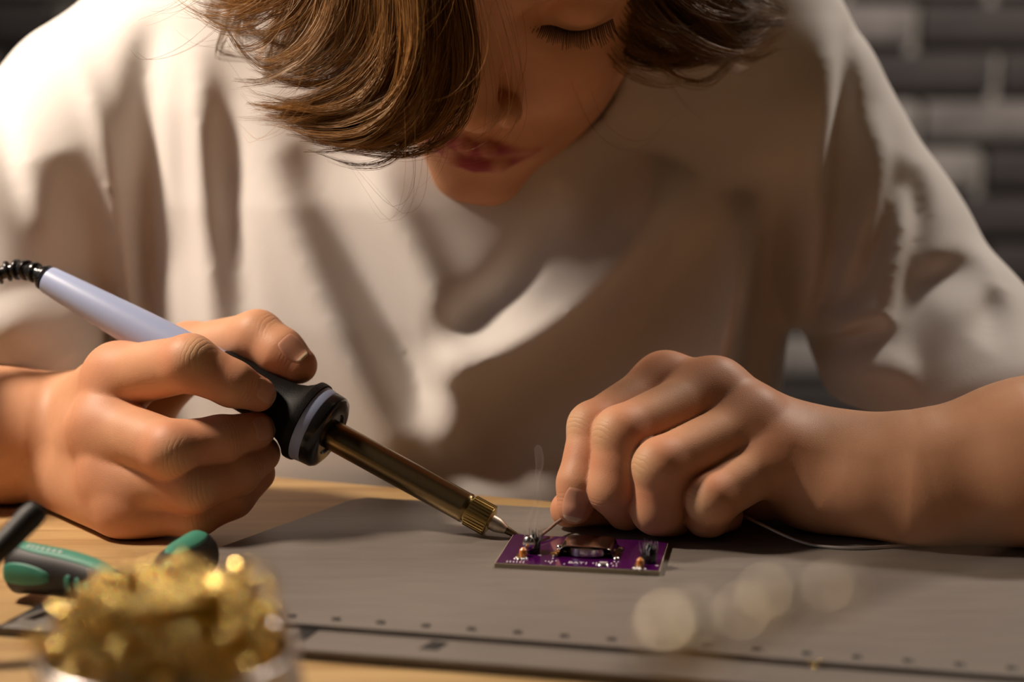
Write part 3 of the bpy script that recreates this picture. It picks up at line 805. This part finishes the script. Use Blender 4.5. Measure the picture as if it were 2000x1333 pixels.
# ---- face hair: lashes and brows
def lashes():
    for sgn in (1, -1):
        mb = MB(); r = random.Random(3)
        for k in range(46):
            f_ = k / 45.0; x = sgn * (17 + 28 * f_); y = 64.5 - 3.5 * math.sin(math.pi * f_) - 1.0 * f_; z = -8.5 - 4.5 * (2 * f_ - 0.9) ** 2 - 2 * f_
            a = face(x, y, z); L_ = r.uniform(6, 10)
            b0 = face(x + sgn * (f_ - .35) * 3, y - 1.5, z + L_ * 0.55); c0 = face(x + sgn * (f_ - .35) * 6, y - 1.2 + r.uniform(-1, 1), z + L_)
            mb.add(*_tube3([a, b0, c0], 0.38, 3, 0.3))
        mb.build('eyelashes', lash_m, PERSON, False)
        mb = MB()
        for k in range(150):
            f_ = r.random(); x = sgn * (12 + 36 * f_); y = 83 + 4.5 * math.sin(math.pi * f_ * 0.8) + r.uniform(-2.6, 2.6) * (1 - .5 * f_); z = 0.5 - 12 * f_ ** 2
            a = face(x, y, z + 1); b0 = face(x + sgn * 4, y + 2.2, z + 1.5); c0 = face(x + sgn * 8, y + 2.5, z - .5)
            mb.add(*_tube3([a, b0, c0], 0.14, 3, 0.3))
        mb.build('eyebrow', hair_m, PERSON, False)
lashes()

# ================================================================== SHIRT
def shirt_base(p):
    d = torso_sdf(p)
    tr = chain(p, [(P(195, 230, 748), 43), (P(800, -90, 775), 66), (P(1250, -110, 775), 66), (P(1520, 200, 765), 44)], 14)
    return smin(d, tr, 45)
SL_R = [(P(180, 245, 748), 43), (P(20, 450, 735), 51), (P(-110, 700, 705), 57), (P(-160, 860, 690), 58)]
SL_L = [(P(1550, 215, 768), 42), (P(1690, 490, 765), 44), (P(1830, 705, 738), 45), (P(1935, 870, 705), 49)]
HEM_R = (P(-120, 775, 690), nrm(P(-140, 700, 700) - P(-20, 430, 735)))
_h0, _h1 = P(1690, 850, 690), P(2005, 730, 680)
HEM_L = (P(1850, 792, 680), nrm(np.cross(nrm(_h1 - _h0), nrm(FWD * 0.9 + UP * 0.25))))
if HEM_L[1] @ UP > 0: HEM_L = (HEM_L[0], -HEM_L[1])
def sleeve(p, ch, hem, fold):
    d0 = chain(p, ch, 14)
    d = d0 - folds_disp(p, fold, 1.35) * np.clip((190 - p[:, 1]) / 50, 0, 1)
    cut = (p - hem[0].astype(np.float32)) @ hem[1].astype(np.float32)
    inner = d0 + 4.5 + 10 * np.clip((-cut - 4) / 25, 0, 1)
    shell = np.maximum(d, -np.maximum(inner, -(cut + 34)))
    return smax(shell, cut, 3.0)
def hit(f, px, py, d0=585, d1=950):
    ds = np.arange(d0, d1, 1.0); pts = np.array([P(px, py, d) for d in ds], np.float32); v = f(pts)
    i = np.argmax(v < 0); return ds[i] if v[i] < 0 else None
# folds of the shirt: (image column, row, height of the fold in mm), width of the fold
def fold2(f, pts, wid):
    out = []
    for px, py, a in pts:
        d = hit(f, px, py) or 745
        q = P(px, py, d); out.append((q[0], q[2], a))
    return np.array(cr(out, 4 * len(out)), np.float32), wid
def folds_disp(p, F, gain=1.0):
    s_ = np.zeros(len(p), np.float32); xz = p[:, [0, 2]]
    for pts, wid in F:
        lo_, hi_ = pts[:, :2].min(0) - 2.4 * wid, pts[:, :2].max(0) + 2.4 * wid
        m_ = ((xz > lo_) & (xz < hi_)).all(1)
        if not m_.any(): continue
        q = xz[m_]; best = np.full(len(q), 1e9, np.float32); amp = np.zeros(len(q), np.float32)
        for a, b_ in zip(pts[:-1], pts[1:]):
            ba = b_[:2] - a[:2]; t = np.clip(((q - a[:2]) @ ba) / max(float(ba @ ba), 1e-6), 0, 1)
            e = ((q - a[:2] - t[:, None] * ba) ** 2).sum(1); u = e < best
            best = np.where(u, e, best); amp = np.where(u, a[2] + (b_[2] - a[2]) * t, amp)
        s_[m_] += gain * amp * np.exp(-best / wid ** 2)
    return s_
TF = [fold2(shirt_base, *a) for a in (
    # fan of vertical folds below the shoulder at image left
    ([(120, 60, 0), (170, 160, 3), (216, 302, 5), (250, 480, 7), (262, 640, 7), (270, 800, 5)], 5),
    ([(310, 20, 0), (285, 120, -6), (276, 330, -9), (280, 480, -8), (295, 650, -7), (320, 850, -4)], 8),
    ([(385, 60, 0), (395, 200, 5), (402, 380, 6), (415, 560, 5), (430, 720, 3)], 7),
    ([(440, 160, 0), (448, 300, -2.5), (460, 460, -3), (480, 620, -2), (500, 760, 0)], 7),
    ([(510, 120, 0), (545, 330, 5), (610, 500, 7), (690, 680, 8), (760, 830, 6), (800, 930, 3)], 13),
    # long diagonal valley to the belly
    ([(575, 280, 0), (610, 380, -6), (680, 520, -11), (750, 650, -13), (815, 760, -12), (850, 850, -5), (860, 900, 0)], 11),
    ([(730, 300, 0), (760, 380, 5), (820, 500, 6), (865, 610, 6), (880, 680, 3)], 9),
    # swag folds under the chin
    ([(1110, 360, 0), (1070, 450, -6), (1010, 560, -10), (940, 620, -9), (870, 645, -4), (820, 650, 0)], 10),
    ([(1310, 310, 0), (1285, 370, 11), (1238, 465, 18), (1150, 565, 18), (1040, 645, 14), (930, 700, 11), (870, 750, 8), (850, 830, 5)], 11),
    ([(1350, 420, 0), (1300, 560, -9), (1200, 700, -13), (1080, 810, -13), (960, 890, -10), (860, 930, -5)], 15),
    ([(870, 760, 0), (885, 840, 6), (920, 920, 6), (960, 990, 4)], 12),
    # folds at image right
    ([(1450, 370, 0), (1448, 440, 11), (1430, 550, 20), (1405, 670, 20), (1385, 790, 12), (1370, 900, 4)], 8.5),
    ([(1490, 300, 0), (1500, 450, -7), (1480, 620, -9), (1450, 800, -6)], 10),
    ([(1180, 150, 0), (1210, 260, -4), (1200, 400, -5), (1160, 480, 0)], 12),
)]
GF = [fold2(shirt_base, *a) for a in (
    ([(1660, 30, 0), (1655, 130, -7), (1640, 260, -8), (1615, 450, -8), (1590, 600, -7), (1572, 700, -8), (1565, 760, 0)], 5),
    ([(1625, 20, 0), (1612, 130, 5), (1595, 260, 6), (1570, 450, 5), (1550, 600, 4), (1540, 720, 0)], 8),
)]
sl = lambda ch: (lambda p: chain(p, ch, 14))
FS_R = [fold2(sl(SL_R), *a) for a in (
    ([(0, 170, 0), (5, 320, -4), (30, 440, -5), (75, 540, -4), (120, 620, 0)], 7),
    ([(110, 300, 0), (140, 420, -7), (130, 540, -9), (110, 660, -6)], 12),
    ([(40, 560, 0), (60, 620, 6), (110, 690, 5)], 10))]
FS_L = [fold2(sl(SL_L), *a) for a in (
    ([(1700, 200, 0), (1715, 300, 4), (1700, 420, 5), (1660, 540, 4), (1610, 640, 0)], 7),
    ([(1755, 300, 0), (1735, 400, -4.5), (1700, 500, -5), (1660, 590, -4), (1630, 640, 0)], 6),
    ([(1790, 320, 0), (1790, 420, -5), (1775, 500, -5.5), (1750, 570, -3), (1730, 620, 0)], 6),
    ([(1760, 360, 0), (1765, 460, 5), (1730, 560, 5), (1680, 640, 0)], 6),
    ([(1930, 520, 0), (1870, 540, -5), (1810, 570, -6), (1780, 640, -3), (1750, 700, 0)], 7),
    ([(1950, 560, 0), (1940, 620, -4), (1920, 680, 0)], 6),
    ([(1590, 600, 0), (1630, 630, 6), (1670, 620, 5), (1720, 590, 0)], 7),
    ([(1570, 690, -3), (1620, 680, -7), (1680, 655, -5), (1740, 640, 0)], 5),
    ([(1600, 720, 0), (1660, 715, 5), (1740, 720, 4), (1800, 730, 0)], 9))]
def shirt_sdf(p):
    d = shirt_base(p)
    d = d - folds_disp(p, TF) * np.clip((200 - p[:, 1]) / 50, 0, 1)
    d = smin(d, smax(sleeve(p, SL_R, HEM_R, FS_R), 0.6 - p[:, 2], 2), 10)
    d = smin(d, sleeve(p, SL_L, HEM_L, FS_L), 4)
    d = d - folds_disp(p, GF) * np.clip((190 - p[:, 1]) / 50, 0, 1)
    d = smax(d, -chain(p, [(face(0, -10, -75), 56), (P(985, -40, 790), 60), (P(985, -300, 830), 80)], 10), 4)
    return d
def build_shirt():
    V, F = polygonize(shirt_sdf, (-330, -20, -120), (345, 330, 275), 2.4, project=1)
    V = relax(V, F, 2, 0.5)
    o = mk('shirt', V, F, shirt_m, PERSON)
    o['label'] = 'off-white short-sleeved cotton t-shirt'
    # ribbed collar
    c0 = np.array(P(985, -40, 790)); 
build_shirt()

# ================================================================== HAIR
def strands(guides, count, spread, rad, tone, seed, clump=26, tmin=0.7, curl=0.0):
    """guides: list of control polylines (px, py, depth); strands are interpolated between neighbours"""
    r = np.random.default_rng(seed); NS = 20
    Gd = np.stack([cr([P(*c_) for c_ in g], NS) for g in guides])
    V = []; tn = []
    ncl = max(1, count // clump)
    t = np.linspace(0, 1, NS)
    prof = 0.55 + 0.75 * np.sin(np.pi * np.clip(t * 0.9 + 0.05, 0, 1)) ** 1.0
    prof *= np.where(t > 0.75, 1 - 0.55 * (t - 0.75) / 0.25, 1)
    allP = []
    for c_ in range(ncl):
        g = r.uniform(0, len(guides) - 1 - 1e-6); i = int(g); f_ = g - i
        base = Gd[i] * (1 - f_) + Gd[i + 1] * f_
        off = r.normal(0, 1, 3) * spread
        bc = base + off[None] * prof[:, None]
        ph = r.uniform(0, 6.28); bend = r.normal(0, 1, 3) * spread * 0.5
        bc = bc + (np.sin(t * 3.0 + ph) - math.sin(ph))[:, None] * bend[None] * t[:, None]
        tl = r.uniform(tmin, 1.0)
        tc0 = r.normal(0, 0.13)
        for s_ in range(clump):
            o2 = r.normal(0, 1, 3) * spread * 0.42
            q = bc + o2[None] * (1.0 - 0.84 * t ** 1.3)[:, None]
            wv = r.normal(0, 1, 3) * 0.6
            q = q + (np.sin(t * r.uniform(4, 9) + r.uniform(0, 6)) * t)[:, None] * wv[None]
            te = np.clip(tl + r.normal(0, 0.05), 0.4, 1.0) * (NS - 1)
            x = np.linspace(0, te, NS); k = np.minimum(x.astype(int), NS - 2); fr = (x - k)[:, None]
            q = q[k] * (1 - fr) + q[k + 1] * fr
            allP.append(q); tn.append(np.clip(tone + tc0 + r.normal(0, 0.12), 0, 1))
    Q = np.array(allP)                               # (n, NS, 3)
    T = np.gradient(Q, axis=1); T /= np.linalg.norm(T, axis=2, keepdims=True) + 1e-9
    rv = r.normal(0, 1, (len(Q), 1, 3)); U = np.cross(T, np.broadcast_to(rv, T.shape)); U /= np.linalg.norm(U, axis=2, keepdims=True) + 1e-9
    Wd = np.cross(T, U)
    rr = rad * (r.uniform(0.7, 1.25, (len(Q), 1)) * (1 - 0.75 * t[None] ** 4))
    ring = []
    for j in range(3):
        a = 2 * math.pi * j / 3; ring.append(Q + rr[..., None] * (math.cos(a) * U + math.sin(a) * Wd))
    V = np.stack(ring, 2).reshape(-1, 3)
    n_ = len(Q); b0 = (np.arange(n_) * NS * 3)[:, None, None] + (np.arange(NS - 1) * 3)[None, :, None]
    j = np.arange(3)[None, None]; j2 = (j + 1) % 3
    F = np.stack([b0 + j, b0 + j2, b0 + 3 + j2, b0 + 3 + j], -1).reshape(-1, 4)
    return V, F, np.repeat(np.array(tn), NS * 3)
def build_hair():
    g_main = [
        [(555, -330, 640), (578, -178, 618), (555, -68, 612), (500, -18, 612), (430, 0, 614), (360, -18, 616), (320, -38, 618)],
        [(592, -330, 632), (629, -158, 610), (621, -48, 606), (583, 22, 606), (527, 47, 608), (470, 32, 610), (420, 2, 612)],
        [(638, -330, 626), (689, -148, 604), (698, -28, 600), (675, 57, 600), (610, 112, 602), (541, 112, 606), (485, 67, 608)],
        [(684, -330, 622), (740, -138, 598), (756, 2, 596), (744, 102, 597), (684, 177, 600), (592, 204, 604), (490, 200, 606)],
        [(721, -330, 620), (786, -138, 596), (812, 32, 593), (804, 142, 594), (754, 217, 598), (666, 247, 603), (573, 234, 608)],
        [(758, -330, 620), (823, -138, 597), (855, 42, 594), (854, 152, 595), (809, 230, 599), (721, 264, 604), (629, 260, 609)],
        [(791, -330, 622), (851, -138, 600), (883, 32, 597), (886, 137, 598), (851, 222, 602), (767, 272, 606), (675, 275, 611)],
    ]
    parts = []
    sp = np.array([4.5, 4.0, 4.0])
    parts.append(strands(g_main[3:], 3600, sp, 0.10, 0.55, 11, 30, 0.82))
    parts.append(strands(g_main[2:5], 1100, sp, 0.10, 0.58, 12, 26, 0.8))
    parts.append(strands(g_main[:3], 700, sp * 1.0, 0.085, 0.6, 13, 20, 0.6))
    parts.append(strands(g_main[:], 240, sp * 2.4, 0.06, 0.66, 14, 3, 0.6))
    g_back = [
        [(520, -330, 680), (520, -150, 672), (500, -60, 668), (470, 10, 666), (520, 60, 664)],
        [(640, -330, 660), (650, -150, 650), (640, 0, 646), (600, 90, 646), (545, 130, 648)],
        [(760, -330, 650), (780, -100, 640), (790, 60, 636), (760, 160, 636), (700, 220, 638)]]
    parts.append(strands(g_back, 2000, sp * 1.5, 0.10, 0.36, 18, 24, 0.7))
    g_r = [
        [(1120, -330, 630), (1150, -140, 640), (1185, -20, 648), (1240, 60, 652), (1320, 92, 656), (1400, 78, 660)],
        [(1180, -330, 645), (1220, -140, 655), (1270, -30, 662), (1340, 45, 664), (1420, 70, 668), (1490, 40, 672)],
        [(1260, -330, 660), (1300, -150, 668), (1360, -50, 674), (1430, 5, 676), (1500, 10, 680), (1550, 30, 684)]]
    parts.append(strands(g_r, 2400, sp * 1.6, 0.11, 0.22, 15, 26, 0.72))
    parts.append(strands(g_r, 90, sp * 2.6, 0.07, 0.35, 16, 3, 0.7))
    # crown, mostly above the picture
    g_c = []
    for a in np.linspace(-75, 255, 9):
        ra = math.radians(a); pts = []
        for k, e in enumerate((80, 55, 30, 5, -15)):
            re = math.radians(e)
            q = face(math.cos(ra) * math.cos(re) * 82, 95 + math.sin(re) * 86, -84 - math.sin(ra) * math.cos(re) * 96)
            pts.append(q)
        g_c.append(pts)
    global P
    P0 = P; P = lambda *a: np.array(a)
    parts.append(strands([[tuple(q) for q in g] for g in g_c[2:]], 2200, sp * 0.9, 0.14, 0.35, 17, 22, 0.7))
    P = P0
    VV = []; FF = []; TT = []; k = 0
    for V, F, t_ in parts: VV.append(V); FF.append(F + k); TT.append(t_); k += len(V)
    o = mk('hair', np.concatenate(VV), np.concatenate(FF), hair_m, PERSON, True, dict(tone=np.concatenate(TT)))
    o['label'] = 'brown chin-length hair falling forward'; o['kind'] = 'stuff'
build_hair()

# ================================================================== SOLDER WIRE
def build_solder():
    m = mat('solder_wire', (0.70, 0.66, 0.62), 0.5, 1.0)
    pts = cr([P(1043, 1056, 589), P(1070, 1036, 598), P(1096, 1016, 608), P(1140, 996, 614), P(1230, 985, 620), P(1340, 990, 622), P(1440, 1005, 612), P(1480, 1022, 600), P(1560, 1058, 592), P(1660, 1080, 587), P(1760, 1078, 590), P(1880, 1078, 594), P(2000, 1086, 590), P(2150, 1100, 585), P(2350, 1110, 580)], 140)
    pts[:, 2] = np.maximum(pts[:, 2], np.where(pts[:, 0] > 70, MH + 0.6, 0))
    o = MB().tube(pts, 0.62, 10).build('solder_wire', m, None)
    tag(o, 'thin silver solder wire running from the fingers across the mat to the right', 'wire')
build_solder()

# ================================================================== PLIERS
def build_pliers():
    base = G(270, 1185, 0)
    root = empty('pliers', base, 'pliers with green and black padded handles lying open beside the brass wool', 'pliers')
    dark = mat('pliers_black', (0.016, 0.012, 0.009), 0.55); green = mat('pliers_green', (0.05, 0.27, 0.18), 0.5)
    steel = mat('pliers_steel', (0.25, 0.24, 0.23), 0.3, 1.0); white = mat('pliers_print', (0.55, 0.62, 0.58), 0.6)
    jt = G(290, 1205, 8)
    h1 = cr([G(30, 1108, 9), G(75, 1114, 9.5), G(150, 1126, 9.5), G(215, 1148, 9), G(262, 1180, 8.5), jt], 30)
    h2 = cr([G(398, 1078, 9), G(372, 1090, 9.5), G(335, 1112, 9.5), G(308, 1145, 9), G(292, 1180, 8.5), jt], 30)
    for hp, rr in ((h1, 8.2), (h2, 7.4)):
        s = np.linspace(0, 1, 30)
        rad = rr * np.clip(np.sqrt(np.clip(s * 16, 0, 1)), 0.25, 1) * (1 - 0.45 * s)
        han = MB().tube(hp, rad, 22, True, 1.05).build('handle', dark, root)
        def inset(lo_, hi_, a0, a1, name='grip_inset', m=green, lift=0.35, nseg=14):
            T = np.gradient(hp, axis=0); V = []; NI = 16
            ss = np.linspace(lo_, hi_, NI)
            for i, sv in enumerate(ss):
                x = sv * 29; k = min(int(x), 28); f_ = x - k; c_ = hp[k] * (1 - f_) + hp[k + 1] * f_; t = nrm(T[k]); rd = rad[k] * (1 - f_) + rad[k + 1] * f_
                side = nrm(np.cross(t, [0, 0, 1])); 
                if side @ FWD > 0: side = -side      # towards the camera
                upv = np.array([0, 0, 1.0]); w_ = math.sin(math.pi * (i + 0.15) / (NI - 0.7)) ** 0.5
                for j in range(nseg):
                    y = j / (nseg - 1) * 2 - 1; am = (a0 + a1) / 2 + y * (a1 - a0) / 2 * w_
                    e = lift if abs(y) < 0.86 and 0 < i < NI - 1 else -0.5
                    V.append(c_ + (rd * 1.0 + e) * (math.cos(am) * side + math.sin(am) * upv * 1.05))
            F = np.array([(i * nseg + j, i * nseg + j + 1, (i + 1) * nseg + j + 1, (i + 1) * nseg + j) for i in range(NI - 1) for j in range(nseg - 1)])
            if np.cross(np.array(V[F[60][1]]) - V[F[60][0]], np.array(V[F[60][3]]) - V[F[60][0]]) @ (np.array(V[F[60][0]]) - hp[10]) < 0: F = F[:, ::-1].copy()
            return mk(name, V, F, m, han)
        if hp is h1:
            inset(.03, .72, 0.95, 1.9); inset(.02, .34, -0.45, 0.55)
            for k in range(3): inset(.42 + .055 * k, .455 + .055 * k, -0.45, 0.4, 'grip_rib')
            for k in range(7): inset(.16 + .028 * k, .178 + .028 * k, 1.2, 1.5, 'printed_letter', white, 0.5, 6)
        else:
            inset(.02, .46, 0.75, 2.2); inset(.5, .8, 0.6, 1.6)
    MB().lathe(jt - np.array([0, 0, 7]), (0, 0, 1), [(0, 6.5), (0.5, 7.2), (11.5, 7.2), (12, 6.6)], 28).build('pivot', steel, root)
    for s_ in (-1, 1):
        j1 = jt + np.array([3 * s_, -12, -2]); j2 = jt + np.array([0.8 * s_, -34, -4])
        MB().tube([jt + np.array([2 * s_, 0, 0]), j1, j2], [5.5, 4.6, 1.2], 14).build('jaw', steel, root)
build_pliers()

# ================================================================== BRASS WOOL in its holder
def build_wool():
    c = P(330, 1300, 366); cx, cy = c[0], c[1]; rim = 43.0
    root = empty('wool_holder', (cx, cy, 0), 'round metal cleaning cup with a bright rim, holding the brass wool', 'cup')
    steel = mat('cup_steel', (0.75, 0.70, 0.66), 0.25, 1.0); dk = mat('cup_base', (0.05, 0.05, 0.055), 0.5)
    o = np.array([cx, cy, 0.0])
    MB().lathe(o, (0, 0, 1), [(0, 33), (1.5, 35), (9, 35), (11, 33), (12, 30)], 56).build('base', dk, root)
    MB().lathe(o, (0, 0, 1), [(10, 30), (30, 29.5), (rim - 4, 27.6), (rim - 1, 27.5), (rim, 26.9), (rim - .8, 26), (rim - 6, 25.5), (20, 25.5), (19.5, 1)], 64).build('cup_body', steel, root)
    MB().tube([o + np.array([26.9 * math.cos(a), 26.9 * math.sin(a), rim - 0.6]) for a in np.linspace(0, 2 * math.pi, 65)], 1.1, 10, False).build('rim', steel, root)
    gold = mat('brass_wool', (1.0, 0.72, 0.24), 0.12, 1.0)
    r = np.random.default_rng(4); VV = []; FF = []; k = 0; NP = 46
    for s_ in range(460):
        cc = r.normal(0, 1, 3); cc /= np.linalg.norm(cc); cc *= r.uniform(0.15, 1) ** 0.5; cc[2] = abs(cc[2])
        q = np.array([cx, cy, rim + 1.0]) + cc * np.array([25.5 - 10 * cc[2], 25 - 7 * cc[2], 17.0])
        ax = r.normal(0, 1, 3); ax /= np.linalg.norm(ax); u = np.cross(ax, [.3, .5, .8]); u /= np.linalg.norm(u); v = np.cross(ax, u)
        t = np.linspace(0, r.uniform(8, 20), NP); rad = r.uniform(1.5, 3.8); pit = r.uniform(0.35, 0.9)
        bend = r.normal(0, 1, 3) * 3
        pts = q + (np.cos(t) * rad)[:, None] * u + (np.sin(t) * rad)[:, None] * v + ((t - t.mean()) * pit)[:, None] * ax + (np.sin(t * 0.35))[:, None] * bend
        wv = (1.05 if s_ % 5 < 2 else 0.42) * (np.cos(t)[:, None] * u * 0.3 + np.sin(t * 0.5)[:, None] * v * 0.3 + ax * 0.8)
        V = np.stack([pts - wv, pts + wv], 1).reshape(-1, 3); VV.append(V)
        i = np.arange(NP - 1) * 2; FF.append(np.stack([i, i + 1, i + 3, i + 2], 1) + k); k += len(V)
    V = np.concatenate(VV); zt = rim + 15; V[:, 2] = np.where(V[:, 2] > zt, zt + (V[:, 2] - zt) * 0.35, V[:, 2])
    dd = np.hypot(V[:, 0] - cx, V[:, 1] - cy); inside = (V[:, 2] < rim - 1) & (dd > 24.5); sc = np.where(inside, 24.5 / np.maximum(dd, 1), 1)
    V[:, 0] = cx + (V[:, 0] - cx) * sc; V[:, 1] = cy + (V[:, 1] - cy) * sc
    o = mk('brass_wool', V, np.concatenate(FF), gold, None, True)
    sm = o.modifiers.new('solid', 'SOLIDIFY'); sm.thickness = 0.0001
    tag(o, 'tangled ball of golden brass wool curls in the cup', 'brass wool')
build_wool()

# ================================================================== black bent arm at image left
def build_arm_stand():
    blk = mat('stand_black', (0.008, 0.007, 0.006), 0.55)
    tip = P(78, 992, 500); b0 = P(-330, 1330, 470); b0[2] = 0
    root = empty('tool_stand', (b0[0], b0[1], 0), 'black rod of a small stand rising at the left edge in front of the pliers', 'stand')
    pts = cr([b0 + np.array([0, 0, 3]), b0 + np.array([2, 2, 12]), P(-130, 1180, 480), P(-20, 1090, 488), P(45, 1025, 496), tip], 40)
    rad = np.interp(np.linspace(0, 1, 40), [0, .6, .85, .97, 1], [3.0, 3.4, 3.9, 3.4, 1.6])
    MB().tube(pts, rad, 18).build('rod', blk, root)
    MB().lathe((b0[0], b0[1], 0), (0, 0, 1), [(0, 24), (1, 25), (5, 25), (6, 23), (7, 5)], 40).build('base', blk, root)
build_arm_stand()

# ================================================================== helping-hand arm close to the lens
def build_helper():
    brass = mat('helper_brass', (0.10, 0.05, 0.02), 0.5, 0.8); shin = mat('helper_chrome', (0.95, 0.84, 0.62), 0.38, 1.0); blk = mat('helper_base', (0.03, 0.03, 0.03), 0.45)
    p0 = P(1230, 1345, 190); p1 = P(1500, 1215, 205); p2 = P(1700, 1135, 222); p3 = P(1960, 1040, 240)
    foot = np.array([p0[0] - 6, p0[1] - 6, 0.0])
    root = empty('helping_hand', foot, 'thin brass helping-hand arm with shiny ball joints, out of focus near the lens', 'helping hand')
    MB().lathe(foot, (0, 0, 1), [(0, 20), (1, 21), (7, 21), (9, 18), (10, 4)], 40).build('base', blk, root)
    MB().tube(cr([foot + np.array([0, 0, 6]), foot + np.array([0, 0, 45]), (foot + p0) / 2 * np.array([1, 1, 0]) + np.array([0, 0, p0[2] - 14]), p0], 24), 1.5, 12).build('post', brass, root)
    MB().tube(cr([p0, p1, p2, p3], 30), [1.1] * 30, 12).build('arm', brass, root)
    for q, r_ in ((P(1335, 1250, 196), 3.7), (P(1470, 1215, 203), 2.2), (P(1515, 1175, 206), 2.2), (P(1635, 1160, 215), 2.0)):
        MB().ball(q, r_, 24, 16).build('ball_joint', shin, root)
build_helper()

# ================================================================== smoke from the joint
def build_smoke():
    m = bpy.data.materials.new('smoke'); m.use_nodes = True
    nt_ = m.node_tree; nt_.nodes.clear()
    out = nt_.nodes.new('ShaderNodeOutputMaterial'); tr = nt_.nodes.new('ShaderNodeBsdfTransparent'); df = nt_.nodes.new('ShaderNodeBsdfTranslucent'); mx = nt_.nodes.new('ShaderNodeMixShader')
    df.inputs['Color'].default_value = (0.85, 0.85, 0.88, 1); mx.inputs[0].default_value = 0.035
    nt_.links.new(tr.outputs[0], mx.inputs[1]); nt_.links.new(df.outputs[0], mx.inputs[2]); nt_.links.new(mx.outputs[0], out.inputs['Surface'])
    pts = cr([P(1036, 1040, 590), P(1040, 1010, 591), P(1052, 975, 592), P(1048, 940, 593), P(1054, 905, 594), P(1050, 870, 594)], 40)
    rad = 1.1 + 0.5 * np.sin(np.linspace(0, 9, 40)); rad[0] = 0.5; rad[-1] = 0.3
    o = MB().tube(pts, rad, 10).build('smoke_wisp', m, None)
    tag(o, 'faint thin wisp of smoke rising from the solder joint', 'smoke')
build_smoke()

# ================================================================== brass shaving on the mat
def build_shaving():
    gold = MATS['brass_wool']; c = G(1595, 1305, 1.9)
    t = np.linspace(0, 9, 40); pts = np.stack([c[0] + (t - 4.5) * 0.55, c[1] + np.sin(t) * 0.9, 2.95 + np.cos(t) * 0.9], 1)
    V = np.stack([pts, pts + np.array([0.25, 0.7, 0.2])], 1).reshape(-1, 3); i = np.arange(39) * 2
    o = mk('brass_shaving', V, np.stack([i, i + 1, i + 3, i + 2], 1), gold, None)
    sm = o.modifiers.new('solid', 'SOLIDIFY'); sm.thickness = 0.00012
    tag(o, 'tiny loose brass curl lying near the front of the mat', 'shaving')
build_shaving()
